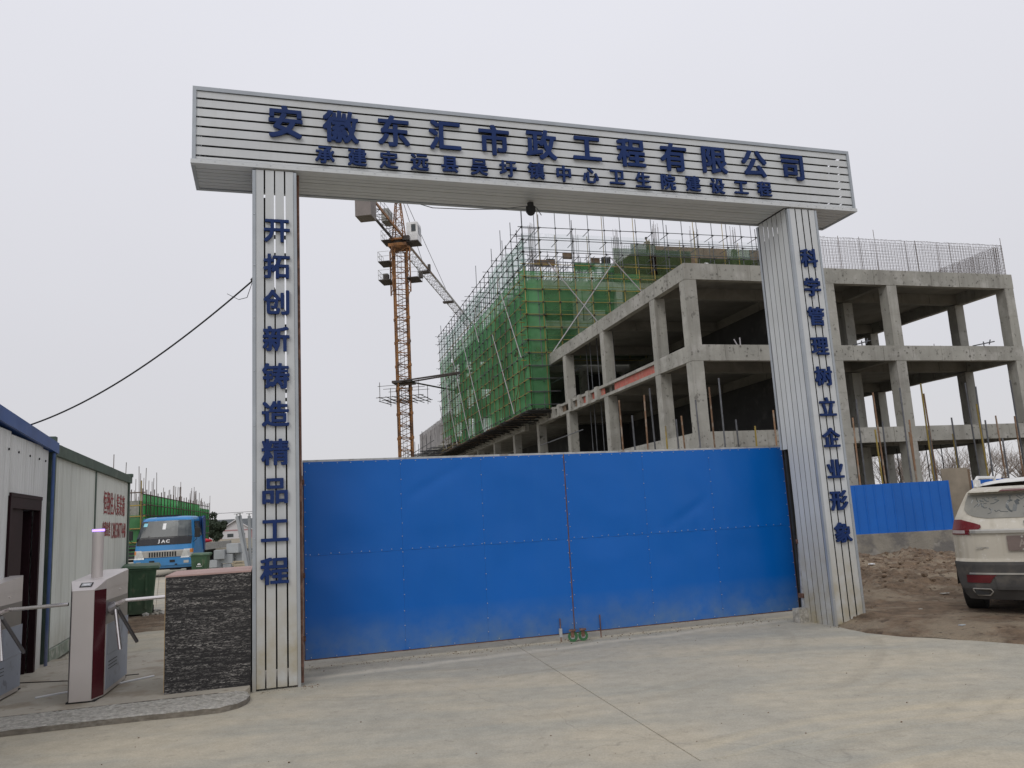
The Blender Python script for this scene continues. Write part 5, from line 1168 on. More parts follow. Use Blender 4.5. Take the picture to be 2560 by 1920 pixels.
for s in (-1, 1):
    MB().grid(6, 8, lambda u, v, s=s: (s*(tab(HW, .27+.39*v)+.004), yr(tab(HW, .27+.39*v), .5)-.035+.20*u, .27+.39*v)).build('bumper_side', M_bump, suv); MB().prism([(s*.94, 1.15), (s*.94, 3.0), (s*.86, 3.0), (s*.86, 1.15)], .27, .47).build('side_sill', M_bump, suv)
    arc = MB(); 
    for k in range(12):
        a0, a1 = PI*k/12, PI*(k+1)/12
        for yc in (.78, 3.48): arc.add([(s*.955, yc+.37*math.cos(a), .36+.37*math.sin(a)) for a in (a0, a1)]+[(s*.955, yc+.44*math.cos(a), .36+.44*math.sin(a)) for a in (a1, a0)]+[(s*.85, yc+.37*math.cos(a), .36+.37*math.sin(a)) for a in (a0, a1)], [(0,1,2,3), (0,1,5,4)])
    arc.build('arch_cladding', M_bump, suv)
    for yc in (.78, 3.48):
        w = MB().tube((s*.70, yc, .35), (s*.93, yc, .35), .35, 28); wo = w.build('wheel', M_black, suv, bevel=.02); MB().tube((s*.925, yc, .35), (s*.937, yc, .35), .23, 20).build('rim', M_galv, wo)
    sw = MB().add([(s*.80, .62, 1.20), (s*.90, 2.9, 1.14), (s*.78, 2.7, 1.50), (s*.72, .95, 1.53)], [(0,1,2,3)]); so_ = sw.build('side_window', M_glass, suv); so_.location = (s*.035, 0, 0)
    rl = MB().path([(s*.60, .42, 1.60), (s*.60, .52, 1.69), (s*.60, .72, 1.735), (s*.60, 2.4, 1.745), (s*.60, 2.65, 1.68)], .022, 6).box(s*.60-.025, s*.60+.025, .45, .75, 1.60, 1.70); rl.build('roof_rail', M_chromed if False else M_carw, suv)
    xa = [(1.005, .70), (1.03, .73), (1.055, .62), (1.09, .565), (1.13, .575), (1.165, .70), (1.195, .80)]
    o_ = hwf(s, 1.004); i_ = lambda z, s=s: s*tab(xa, z)
    tl = piece('tail_light', M_lens, 1.005, 1.195, o_ if s < 0 else i_, i_ if s < 0 else o_, off=-.022, th=.05, nu=14)
    pl_ = lambda z, s=s: s*.76; ql_ = lambda z, s=s: s*.925
    piece('clear_lens', pm('clear_lens', (.42, .36, .36), .2), 1.02, 1.06, ql_ if s < 0 else pl_, pl_ if s < 0 else ql_, off=-.026, th=.005, parent=tl)
    a_ = [(.40, .50), (.46, .54), (.51, .60)]; o2 = lambda z, s=s: s*.80; i2 = lambda z, s=s: s*(1.10-tab(a_, z))*.9
    piece('reflector', pm('reflector_red', (.09, .010, .012), .35, 0, .3, 6, spec=.3), .41, .505, o2 if s < 0 else i2, i2 if s < 0 else o2, off=-.045, th=.01)
    # exhaust trim: a flat hexagonal ring
    ex = MB(); pts = [(-.74, .335), (-.54, .335), (-.52, .30), (-.56, .255), (-.70, .255), (-.74, .31)]
    for k in range(6):
        (x0, z0_), (x1, z1_) = pts[k], pts[(k+1) % 6]; ex.tube((s*-x0, yr(x0, z0_)-.045, z0_), (s*-x1, yr(x1, z1_)-.045, z1_), .008, 6)
    ex.build('exhaust_trim', M_chromed, suv); MB().box(*sorted((s*.56, s*.72)), .02, .06, .262, .328).build('exhaust_mouth', M_black, suv)
piece('chrome_strip', M_chromed, 1.02, 1.068, lambda z: -.70, lambda z: .70, off=-.035, th=.03, nu=20, nv=3)
piece('bumper_strip', M_chromed, .513, .533, lambda z: -.76, lambda z: .76, off=-.045, th=.02, nu=20, nv=2)
piece('bumper_step', M_bump, .33, .49, lambda z: -.46-.1*(z-.33), lambda z: .46+.1*(z-.33), off=-.055, th=.03, nu=16, nv=4)
wl = [(1.205, .50), (1.225, .62), (1.26, .71), (1.32, .755), (1.42, .735), (1.50, .70)]
win = piece('rear_window', M_dglass, 1.205, 1.505, lambda z: -tab(wl, z), lambda z: tab(wl, z), off=-.012, th=.014, nu=24, nv=14)
# strokes drawn by a finger in the dust
sk_ = MB()
def stroke(pts, r=.008):
    P_ = [(x, yr(x, z)-.0135, z) for x, z in pts]
    for (a, b_) in zip(P_[:-1], P_[1:]):
        dx, dz = b_[0]-a[0], b_[2]-a[2]; l = math.hypot(dx, dz) or 1; nx, nz_ = -dz/l*r, dx/l*r
        sk_.add([(a[0]-nx, a[1], a[2]-nz_), (b_[0]-nx, b_[1], b_[2]-nz_), (b_[0]+nx, b_[1], b_[2]+nz_), (a[0]+nx, a[1], a[2]+nz_)], [(0,1,2,3)])
def curve(cx, cz, rx, rz, a0, a1, n=10, r=.007): stroke([(cx+rx*math.cos(a0+(a1-a0)*i/n), cz+rz*math.sin(a0+(a1-a0)*i/n)) for i in range(n+1)], r)
stroke([(-.64, 1.46), (-.66, 1.40), (-.645, 1.43)], .006); stroke([(-.60, 1.47), (-.585, 1.41), (-.56, 1.44), (-.55, 1.41)], .005); curve(-.52, 1.43, .02, .02, 0, 5); curve(-.47, 1.435, .022, .025, .6, 5.5); 
stroke([(-.42, 1.455), (-.36, 1.46), (-.39, 1.43), (-.34, 1.42), (-.40, 1.385), (-.44, 1.38)], .007)
stroke([(-.235, 1.475), (-.195, 1.475)], .006); stroke([(-.215, 1.475), (-.22, 1.415)], .006); stroke([(-.25, 1.415), (-.19, 1.415)], .006)
stroke([(-.10, 1.43), (-.145, 1.47), (-.12, 1.485), (-.095, 1.465), (-.05, 1.485), (-.03, 1.465), (-.10, 1.42)], .006)
stroke([(-.63, 1.345), (-.57, 1.40), (-.585, 1.355), (-.54, 1.395), (-.54, 1.35)], .006); curve(-.50, 1.36, .03, .03, 1, 6)
stroke([(-.46, 1.33), (-.44, 1.30), (-.42, 1.33), (-.44, 1.27), (-.48, 1.255)], .005); stroke([(-.40, 1.30), (-.38, 1.28), (-.35, 1.30), (-.33, 1.28), (-.25, 1.275)], .006)
curve(-.20, 1.34, .055, .07, 1.5, 4.6, r=.018); stroke([(-.17, 1.41), (-.15, 1.36), (-.17, 1.28)], .034); stroke([(-.15, 1.42), (-.12, 1.40)], .018)
stroke([(-.08, 1.33), (.02, 1.37), (-.03, 1.33), (.05, 1.35)], .008); stroke([(.10, 1.47), (.09, 1.41), (.14, 1.41)], .006); stroke([(0.03, 1.31), (-.02, 1.29)], .008); curve(.25, 1.42, .04, .04, 0, 5); stroke([(.36, 1.47), (.38, 1.40), (.41, 1.47)], .006); stroke([(.46, 1.44), (.52, 1.44), (.49, 1.38)], .006)
sk_.build('finger_writing', M_clean, win, fix=False, kind='stuff')
wp = MB().tube((-.02, yr(0, 1.26)-.05, 1.262), (.36, yr(.36, 1.3)-.03, 1.275), .010, 6).box(-.065, -.0, yr(0, 1.25)-.06, yr(0, 1.25)-.01, 1.235, 1.285); wp.build('wiper', M_black, suv)
piece('spoiler', M_card, 1.535, 1.60, lambda z: -.70+(z-1.535)*1.2, lambda z: .70-(z-1.535)*1.2, off=-.13, th=.14, nu=20, nv=3)
piece('brake_light', pm('dark_red_lens', (.10, .02, .02), .3), 1.537, 1.567, lambda z: -.33+(z-1.537)*1.5, lambda z: .33-(z-1.537)*1.5, off=-.134, th=.006, nu=10, nv=2)
# badge, lettering and plate
bd = MB()
for k in range(24):
    a, c = 2*PI*k/24, 2*PI*(k+1)/24; bd.tube((.095*math.cos(a), -.047+yr(0, 1.14), 1.145+.034*math.sin(a)), (.095*math.cos(c), -.047+yr(0, 1.14), 1.145+.034*math.sin(c)), .005, 5)
bo = bd.build('badge', M_chromed, suv); MB().prism([(.092*math.cos(2*PI*k/24), 1.145+.032*math.sin(2*PI*k/24)) for k in range(24)], yr(0, 1.14)-.042, yr(0, 1.14)-.02, 'y').build('badge_field', M_card, suv)
inst(text_mesh('JAC', .058, M_chromed, .02, .003), 'badge_letters', bo, (0, yr(0, 1.14)-.047, 1.145), rot3=(PI/2, 0, 0), sc=(1.25, 1, 1))
inst(text_mesh('江淮汽车', .036, M_chromed, .02, .003), 'lettering', suv, (-.575, yr(-.57, .83)-.008, .835), rot3=(PI/2, 0, .06), sc=(1.15, .75, 1))
M_plate = pm('dusty_plate', (.17, .13, .115), .7, 0, .2, 4); M_pl2 = pm('plate_letters', (.28, .24, .215), .7)
pt = MB().box(-.295, .295, yr(0, .9)-.03, yr(0, .9)-.012, .80, .985).build('number_plate', M_plate, suv)
for ch, x in (('A', -.135), ('7', .02), ('R', .10), ('6', .18), ('2', .25)): inst(text_mesh(ch, .13, M_pl2, .01, .002), 'plate_character', pt, (x, yr(0, .9)-.032, .892), rot3=(PI/2, 0, 0), sc=(.8, 1, 1))
for x in (-.13, .13):
    for z in (.815, .97): MB().tube((x, yr(0, .9)-.036, z), (x, yr(0, .9)-.03, z), .013, 8).build('plate_screw', M_chromed, pt)
MB().box(-.75, .75, .25, 4.1, .24, .44).build('underbody', M_black, suv); MB().box(-.35, .0, .3, .7, .16, .25).build('silencer', M_black, suv)
MB().tube((-.8, .78, .35), (.8, .78, .35), .05, 8).build('axle', M_black, suv)
pole('aerial', (.0, .75, 1.70), (.0, .55, 1.80), .02, M_black, suv)

# ================================================================== the blue lorry
M_tb = pm('lorry_blue', (.03, .21, .48), .32, 0, .08, 1.5, spots=((.12, .2, .35), 4, .3), zdirt=((.25, .27, .28), .2, .9, .35))
M_tb2 = pm('lorry_dark_blue', (.012, .06, .2), .4, 0, .12, 2)
tk = thing('flatbed_lorry', 'blue flatbed lorry parked nose towards the gate before the green netted building', 'lorry', aty(406, 1438, 30.8), math.radians(7))
tz = tk.location.z; 
lv = [(.26, 1.08, .04), (.36, 1.12, .0), (.63, 1.12, -.01), (.66, 1.10, .02), (.9, 1.10, .02), (1.14, 1.09, .07), (1.42, 1.07, .13), (2.06, .95, .42), (2.15, .90, .52), (2.20, .80, .70), (2.22, .55, .95)]
def tring(z, hw, yf, yb=1.55):
    c = .14; return [(-hw, yb, z), (-hw, yf+c*1.6, z), (-hw+c*.35, yf+c*.55, z), (-hw+c*1.3, yf+.02, z), (-hw*.4, yf-.03, z), (hw*.4, yf-.03, z), (hw-c*1.3, yf+.02, z), (hw-c*.35, yf+c*.55, z), (hw, yf+c*1.6, z), (hw, yb, z)]
def tband(name, mat, l0, l1, sl=slice(None), off=0, parent=tk, cap=False, zz=None):
    vs = []; 
    for z, hw, yf in lv[l0:l1+1]: vs += [(x, y-off, z) for x, y, z in tring(z, hw+ (off if off else 0)*.3, yf)[sl]]
    n = len(tring(0, 1, 0)[sl]); k = l1-l0+1; fs = [(j*n+i, j*n+i+1, (j+1)*n+i+1, (j+1)*n+i) for j in range(k-1) for i in range(n-1)]
    if cap: fs.append(tuple((k-1)*n+i for i in range(n))); fs.append(tuple(i for i in range(n)))
    return MB().add(vs, fs).build(name, mat, parent, smooth=False)
tband('cab', M_tb, 0, 10, cap=True); MB().box(-1.0, 1.0, 1.5, 1.56, .5, 2.1).build('cab_back', M_tb2, tk)
tband('bumper', M_tb, 1, 2, slice(1, 9), .03)
def tpt(u, z, off=.02):
    """point on the cab front at side fraction u and height z"""
    for (z0_, h0, y0_), (z1_, h1, y1_) in zip(lv[:-1], lv[1:]):
        if z <= z1_: k = (z-z0_)/(z1_-z0_); hw, yf = h0+(h1-h0)*k, y0_+(y1_-y0_)*k; break
    r_ = tring(z, hw, yf)[1:9]; t = (u+1)/2*7
    # param by x
    x = u*hw; xs_ = [p[0] for p in r_]
    for a, b_ in zip(r_[:-1], r_[1:]):
        if a[0] <= x <= b_[0]+1e-9: k = (x-a[0])/max(1e-9, b_[0]-a[0]); return (x, a[1]+(b_[1]-a[1])*k-off, z)
    return (x, r_[0][1]-off, z)
def tpiece(name, mat, z0, z1, ul, ur, off=.02, nu=16, nv=6, parent=tk):
    return MB().grid(nu, nv, lambda a, v: tpt(ul(z0+(z1-z0)*v)+(ur(z0+(z1-z0)*v)-ul(z0+(z1-z0)*v))*a, z0+(z1-z0)*v, off)).build(name, mat, parent, fix=True)
tpiece('visor_panel', pm('gloss_black', (.012, .012, .014), .2), 1.14, 1.43, lambda z: -.93-(z-1.14)*.1, lambda z: .93+(z-1.14)*.1, .02)
ws = tpiece('windscreen', pm('windscreen_glass', (.045, .055, .06), .15, 0, .25, 1.2, patch=((.16, .18, .18), 1.1, .55, .6), spec=.35), 1.44, 2.05, lambda z: -.95, lambda z: .95, .012)
tpiece('windscreen_seal', M_black, 1.415, 2.075, lambda z: -.975, lambda z: .975, .006)
gr_ = tpiece('grille_surround', M_chromed, .675, .93, lambda z: -.62-.14*(z-.64)/.29, lambda z: .62+.14*(z-.64)/.29, .03)
for k in range(11):
    u = -.43+k*.086; o = tpiece('grille_slot', M_black, .69, .87, lambda z, u=u: u-.025, lambda z, u=u: u+.025, .04, 2, 2)
for s in (-1, 1):
    ul = lambda z, s=s: s*(.985); ur = lambda z, s=s: s*(.60+.10*(z-.62)/.3)
    tpiece('headlight', pm('headlight_glass', (.55, .56, .54), .12, .2, .2, 8), .62, .95, ul if s < 0 else ur, ur if s < 0 else ul, .04)
    tpiece('indicator', pm('amber_lens', (.6, .22, .05), .3), .80, .94, (lambda z, s=s: s*.985) if s < 0 else (lambda z, s=s: s*.90), (lambda z, s=s: s*.90) if s < 0 else (lambda z, s=s: s*.985), .045, 3, 3)
    a, c = sorted((s*.70, s*.86)); tpiece('fog_light', pm('fog_glass', (.45, .45, .42), .3), .42, .52, lambda z, a=a: a, lambda z, c=c: c, .05, 4, 3)
    a, c = sorted((s*.25, s*.42)); tpiece('bumper_slot', M_black, .47, .56, lambda z, a=a: a, lambda z, c=c: c, .05, 4, 3)
    mr_ = MB().box(s*1.14, s*1.34, .05, .12, 1.36, 1.72); mo = mr_.build('mirror', M_black, tk, bevel=.02); MB().path([(s*1.06, .3, 1.75), (s*1.22, .12, 1.78), (s*1.22, .1, 1.3), (s*1.06, .25, 1.2)], .012, 5).build('mirror_arm', M_black, tk)
    sw = MB().add([(s*1.085, .42, 1.42), (s*1.085, 1.35, 1.42), (s*.975, 1.35, 2.0), (s*.975, .62, 2.0)], [(0,1,2,3)]); o = sw.build('side_window', M_glass, tk); o.location = (s*.012, 0, 0)
    MB().box(*sorted((s*.05, s*.55)), -.06, -.03, .36, .41).build('bumper_slot', M_black, tk)
    for y, n2 in ((.75, 1), (4.3, 2)):
        w = MB().tube((s*(.74 if n2 == 1 else .55), y, .36), (s*1.0, y, .36), .36, 24).build('wheel', M_black, tk, bevel=.02); MB().tube((s*.98, y, .36), (s*1.01, y, .36), .2, 16).build('rim', M_galv, w)
for ch, x in (('J', -.165), ('A', 0), ('C', .165)):
    p = tpt(x/1.08, 1.28, .03); inst(text_mesh(ch, .16, M_white, .035, .006), 'letter', tk, (x, p[1]-.002, 1.27), rot3=(PI/2-.15, 0, 0), sc=(1.25, 1, 1))
MB().path([(-.6, .12, 1.47), (-.2, .16, 1.47), (.15, .22, 1.60)], .010, 5).build('wiper', M_black, ws)
MB().box(-.5, .25, .80, 1.4, 2.2, 2.28).build('roof_rack', M_black, tk); tpiece('paper_sheet', M_white, 1.72, 1.95, lambda z: -.1, lambda z: .02, .015, 2, 2); tpiece('sticker', pm('sticker', (.25, .6, .7), .5), 1.85, 1.98, lambda z: -.85, lambda z: -.7, .02, 2, 2)
MB().prism([(.95, .5), (1.62, .5), (1.62, 2.2), (1.25, 2.18), (.95, 1.9)], -1.13, -1.08, 'x').build('head_board', M_tb2, tk); MB().box(-1.1, 1.1, 1.62, 1.70, .75, 2.18).build('head_board', M_tb2, tk); MB().prism([(1.5, .85), (1.7, .85), (1.7, 2.2), (1.45, 2.2), (1.3, 2.1)], 1.085, 1.13, 'x').build('head_board', M_tb2, tk)
MB().box(-1.1, 1.1, 1.72, 6.2, .95, 1.07).build('load_bed', M_form, tk); MB().box(1.105, 1.13, 1.72, 6.2, .82, 1.10).build('side_rail', M_galv, tk); MB().box(-1.13, -1.105, 1.72, 6.2, .82, 1.10).build('side_rail', M_galv, tk)
for x in (-.4, .4): MB().box(x-.05, x+.05, .2, 6.1, .6, .9).build('chassis_rail', M_black, tk)
MB().box(-.85, .85, .15, 1.3, .2, .5).build('engine', M_black, tk)
for x, y in ((.3, 2.0), (.9, 2.1)): MB().tube((x, y, 1.07), (x, y, 1.5), .025, 6).build('stake', M_dark, tk)
tb = tk.location + rot(math.radians(7))@Vector((.55, 3.6, 1.07)); c = clod(.42, 31); c.v = [(a*1.1, b_, z*.35+.1) for a, b_, z in c.v]
rg_ = tag(c.build('red_tarpaulin', pm('red_cloth', (.62, .03, .05), .7, 0, .15, 4), smooth=True), 'crumpled red tarpaulin lying on the bed of the blue lorry', 'tarpaulin'); rg_.location = tb

# ================================================================== bins
M_bin = pm('bin_green', (.035, .085, .04), .6, 0, .2, 3, zdirt=((.2, .2, .15), 0, .5, .5), patch=((.14, .16, .10), 6, .58, .6))
def bin_(loc, rz, lab):
    t = thing('wheelie_bin', lab, 'bin', loc, rz, group='green wheelie bins')
    def rg(z, s): w_, d_ = .27+.075*z*s, .30+.085*z*s; c = .03; return [(-w_+c, -d_, z), (w_-c, -d_, z), (w_, -d_+c, z), (w_, d_-c, z), (w_-c, d_, z), (-w_+c, d_, z), (-w_, d_-c, z), (-w_, -d_+c, z)]
    vs = []; 
    for z in (.05, .4, .8, .96): vs += rg(z, 1)
    MB().add(vs, [(j*8+i, j*8+(i+1) % 8, (j+1)*8+(i+1) % 8, (j+1)*8+i) for j in range(3) for i in range(8)]+[tuple(range(8))]).build('body', M_bin, t)
    MB().prism([(-.37, -.40), (.37, -.40), (.40, -.37), (.40, .37), (.37, .40), (-.37, .40), (-.40, .37), (-.40, -.37)], .955, .99).build('rim', M_bin, t)
    ld = MB().add([(-.38, -.42, 1.0), (.38, -.42, 1.0), (.40, .42, 1.03), (-.40, .42, 1.03), (-.34, -.36, 1.05), (.34, -.36, 1.05), (.36, .38, 1.09), (-.36, .38, 1.09)], [(0,1,5,4), (1,2,6,5), (2,3,7,6), (3,0,4,7), (4,5,6,7), (3,2,1,0)]).build('lid', M_bin, t); ld.rotation_euler = (0, .03, 0)
    for s in (-1, 1): MB().tube((s*.24, .30, .09), (s*.30, .30, .09), .09, 14).build('wheel', M_black, t); MB().box(s*.33-.03, s*.33+.03, .40, .5, .93, 1.0).build('handle', M_bin, t)
    for s in (-.15, .15): MB().box(s-.02, s+.02, -.385, -.34, .15, .9).build('rib', M_bin, t)
    em = MB(); em.prism([(.07*math.cos(a)*(1-.4*math.sin(a)), .62+.04*math.sin(a)) for a in [2*PI*i/10 for i in range(10)]], -.367, -.362, 'y'); em.build('leaf_emblem', M_white, t)
    inst(text_mesh('环保垃圾', .055, M_white, .02, .001), 'bin_lettering', t, (0, -.362, .53), rot3=(PI/2, 0, 0))
    return t
b1 = bin_(Vector((-8.30, 17.5, .0)), math.radians(24), 'green wheelie bin with a bleached side standing behind the turnstile arm')
b2 = bin_(aty(501, 1446, 26.5), math.radians(12), 'green wheelie bin with a white emblem in front of the blue lorry wheel')
b2.scale = (.76, .76, .76)
for ch in [x for x in bpy.data.objects if x.parent == b1 and ('emblem' in x.name or 'lettering' in x.name)]: bpy.data.objects.remove(ch)
o = MB().box(.345, .352, -.22, .1, .2, .85).build('bleached_patch', pm('bleached', (.30, .25, .19), .8, 0, .25, 6), b1); o.rotation_euler = (0, .085, 0); o.location = (-.02, 0, 0)

# ================================================================== left background
# green netted building
gb = thing('netted_building', 'low building under construction wrapped in bright green netting behind the lorry', 'building', (-27.9, 59.0, 0), 0)
A_ = Vector((0, 0, 0)); Bv = Vector((-10.2, 39, 0)); Cv = Vector((-14, -1.5, 0))
def wallnet(p, q, z0_, z1_, mat, s):
    def g(u, v): a = p.lerp(q, u); n_ = Vector((-(q-p).y, (q-p).x, 0)).normalized(); d = .12*noise.noise(Vector((u*30, v*3, s))); return (a.x+n_.x*d, a.y+n_.y*d, z0_+(z1_-z0_)*v)
    MB().grid(40, 6, g).build('net_panel', mat, gb, smooth=True, fix=False)
for k in range(5): wallnet(A_.lerp(Bv, k/5), A_.lerp(Bv, (k+1)/5-.003), .3, 4.75-(.35 if k == 4 else 0), M_netfar, k)
for k in range(2): wallnet(A_.lerp(Cv, k/2), A_.lerp(Cv, (k+1)/2-.004), .2, 3.2+.2*k, M_net, k+7)
r2 = random.Random(9)
for i in range(27):
    p = A_.lerp(Bv, i/26); o = pole('upright', (p.x+.1, p.y-.15, 0), (p.x+.1, p.y-.15, 5.0+r2.random()*.3), .04, M_rebar, gb)
for z in (1.6, 2.4, 3.2, 4.0, 4.75): pole('ledger', (0.12, -.3, z), (Bv.x+.12, Bv.y-.2, z-.02), .04, M_rebar, gb)
for z in (1.2, 2.2, 3.1, 3.9, 4.85): pole('ledger', (.3, -.1, z), (Cv.x, Cv.y-.1, z), .045, M_poley if z < 4 else M_rebar, gb)
for i in range(10): p = A_.lerp(Cv, i/9); pole('upright', (p.x, p.y-.15, 0), (p.x, p.y-.15, 5+r2.random()), .04, M_poley, gb)
for i in range(36):
    u = r2.random(); p = A_.lerp(Bv, u**.8)+Vector((r2.uniform(-2, .3), r2.uniform(-.5, 1), 0)); pole('starter_bar', (p.x, p.y, 3.5), (p.x+r2.uniform(-.1, .1), p.y, 7.9-1.6*u**.5+r2.uniform(-.9, .35)), .026, M_rebar, gb)
for i in range(22):
    p = A_.lerp(Cv, r2.random()*.5)+Vector((0, 2, 0)); pole('starter_bar', (p.x, p.y, 3), (p.x+r2.uniform(-.05, .05), p.y, 4.9+r2.uniform(-.6, 1.2)), .022, M_rebar, gb)
for x, h_ in ((-8.8, 8.2), (-6.9, 8.1), (-3.0, 7.9)): pole('starter_bar', (x*.9, 1, 3), (x*.9, 1, h_), .03, M_rebar, gb)
MB().box(-14, -.4, .2, .6, 0, 2.9).build('wall', M_concshade, gb)
MB().prism([(-.6, .8), (Bv.x-.6, Bv.y), (Bv.x-6, Bv.y), (-8, 2)], 0, 4.3).build('core', M_conc, gb)

# house
hp = aty(590, 1330, 200); M_rf = pm('slate_roof', (.10, .11, .115), .8, 0, .15, .5); M_hw = pm('white_render', (.60, .59, .60), .8, 0, .05, .3); M_pk = pm('pink_render', (.42, .24, .25), .8, 0, .1, .5)
hs = thing('gable_house', 'small white gabled house with pink corner pillars and grey roof in the left distance', 'house', (hp.x, 200, 0), math.radians(6))
MB().prism([(-4.0, -2), (4.0, -2), (4.0, 1.65), (0, 4.15), (-4.0, 1.65)], 0, 10, 'y').build('wall', M_hw, hs)
MB().prism([(-4.7, 1.3), (0, 4.25), (4.7, 1.3), (4.7, 1.55), (0, 4.55), (-4.7, 1.55)], -.5, 10.3, 'y').build('roof', M_rf, hs); MB().prism([(-4.75, 1.28), (0, 4.2), (4.75, 1.28), (4.75, 1.5), (0, 4.5), (-4.75, 1.5)], -.62, -.51, 'y').build('verge_board', M_hw, hs)
MB().prism([(0, 1.2), (6, 1.2), (3, 4.4)], -8.5, 12, 'x').build('roof', M_rf, hs) if False else None
MB().add([(-9, 2, 1.2), (9, 2, 1.2), (9, 6, 4.6), (-9, 6, 4.6), (9, 10, 1.2), (-9, 10, 1.2)], [(0,1,2,3), (3,2,4,5), (1,4,2), (0,3,5)]).build('rear_roof', M_rf, hs); MB().box(-8.6, 8.6, 2.3, 9.7, -1, 1.25).build('rear_wall', M_hw, hs)
for x in (-3.95, 3.45): MB().box(x, x+.55, -.09, .05, -2, 1.62).build('corner_pillar', M_pk, hs)
MB().box(-4.0, 4.0, -.06, -.01, 1.62, 1.9).build('string_course', M_pk, hs)
for x in (-2.1, .7):
    wo = MB().box(x, x+1.5, -.06, -.01, .1, .95).build('window', M_glass, hs); MB().box(x-.08, x+1.58, -.04, -.005, .0, 1.05).build('frame', M_hw, wo)
# trees
M_leafd = pm('dark_leaves', (.028, .042, .022), .8, 0, .4, .6, rnd=.2); M_bark = pm('bark', (.09, .07, .055), .95, 0, .25, 4); M_twig = pm('winter_twigs', (.27, .23, .20), .95, 0, .2, 2)
def leafy(loc, w_, h_, seed, lab):
    t = thing('evergreen_tree', lab, 'tree', loc, 0, group='dark evergreens in the left distance'); rg = random.Random(seed)
    MB().tube((0, 0, 0), (.1, 0, h_*.6), .22, 7, .08).build('trunk', M_bark, t); b = MB()
    cl__ = [(rg.uniform(-.5, .5)*w_, rg.uniform(-.4, .4)*w_, h_*(.25+.65*rg.random()), rg.uniform(.14, .26)*w_) for _ in range(16)]
    for cx_, cy_, cz_, r_ in cl__:
        for _ in range(170):
            d = Vector((rg.gauss(0, 1), rg.gauss(0, 1), rg.gauss(0, .8))).normalized()*r_*rg.uniform(.5, 1.1); p = Vector((cx_, cy_, cz_))+d; s = rg.uniform(.08, .2)
            a = Vector((rg.uniform(-1, 1), rg.uniform(-1, 1), rg.uniform(-1, 1))).normalized()*s; c_ = a.orthogonal().normalized()*s*.7
            b.add([p-a, p+c_, p+a, p-c_], [(0,1,2,3)])
    b.build('crown', M_leafd, t, fix=False, kind='stuff')
leafy(aty(519, 1380, 120), 2.8, 5.0, 1, 'dark evergreen tree tallest of the clump left of the distant white house'); leafy(aty(500, 1380, 125), 3.0, 4.6, 2, 'dark evergreen half hidden behind the end of the green netting'); leafy(aty(541, 1385, 118), 2.2, 3.6, 3, 'low dark evergreen beside the left corner of the white house')
for o in bpy.data.objects:
    if o.name.startswith('evergreen_tree'): o.location.z = -.2
def bare(loc, h_, seed, lab, grp, spread=.5):
    t = thing('bare_tree', lab, 'tree', loc, 0, group=grp); rg = random.Random(seed); tr = MB(); cw = MB()
    def grow(p, d, l, r_, dep):
        q = p+d*l; (tr if dep < 1 else cw).tube(p, q, r_, 4 if dep < 2 else 3, r_*.65)
        if dep >= 4: return
        for k in range(3 if dep < 3 else 3):
            nd = (d+Vector((rg.gauss(0, spread), rg.gauss(0, spread), rg.uniform(-.05, .35)))).normalized(); grow(p.lerp(q, rg.uniform(.45, 1)), nd, l*rg.uniform(.6, .82), r_*.6, dep+1)
    for k in range(3): grow(Vector((rg.uniform(-.5, .5), rg.uniform(-.5, .5), 0)), Vector((rg.uniform(-.25, .25), rg.uniform(-.25, .25), 1)).normalized(), h_*.33, .07, 0)
    tr.build('trunk', M_bark, t, fix=False); cw.build('crown', M_twig, t, fix=False, kind='stuff')
r3 = random.Random(4)
ORD = 'first second third fourth fifth sixth seventh eighth ninth tenth eleventh twelfth thirteenth fourteenth fifteenth sixteenth seventeenth eighteenth nineteenth twentieth twenty-first twenty-second twenty-third twenty-fourth twenty-fifth twenty-sixth twenty-seventh twenty-eighth twenty-ninth thirtieth thirty-first thirty-second thirty-third thirty-fourth thirty-fifth thirty-sixth'.split()
for k in range(22):
    p = Vector((29+k*1.35+r3.uniform(-.4, .4), 64+r3.uniform(-3, 5), -.2)); bare(p, r3.uniform(6.2, 8.2), k, ORD[k]+' leafless tree from the left in the row behind the concrete building', 'leafless trees behind the building')
for k in range(4): bare(Vector((-60+k*3.2, 205, -.2)), 5.6, 50+k, ORD[k]+' from the left of the leafless trees behind the distant white house', 'leafless trees behind the house')
# dark low hedge-like scrub at the horizon
# pile of dark pipes, boxes and battens in the yard
def yz(y): return max(0, min(.24, .24))
pz = .08
pp = aty(600, 1372, 44)
for k in range(22):
    L_ = r3.uniform(4.5, 6.5); o = thing('steel_tube', 'dark steel tube in the '+('bottom', 'second', 'third', 'top')[k//6]+' layer of the pile below the white house', 'tube', (pp.x-.3+r3.uniform(-.6, .6)-1.6, 44+.16*(k % 6), pz+.08+.15*(k//6)+.02*r3.random()), r3.uniform(-.05, .05), 'dark tubes piled in the yard'); MB().box(-L_/2, L_/2, -.06, .06, -.05, .05).build('tube', M_dark, o)
for k in range(14):
    p = aty(345-3*(k % 4)-30, 1400, 40); o = thing('steel_tube', 'dark steel tube, '+ORD[k//2]+' layer up, in the stack behind the green framed cabin', 'tube', (p.x+r3.uniform(-.3, .3), 38+.2*(k % 3), pz+.1+.17*(k//2)), r3.uniform(-.06, .06), 'dark tubes stacked left of the lorry'); MB().box(-2.6, 2.6, -.06, .06, -.05, .05).build('tube', M_dark, o)
M_blk = pm('grey_block', (.34, .36, .37), .85, 0, .1, 3, .2, 20, rnd=.12)
bp0 = aty(575, 1418, 30); blm = None
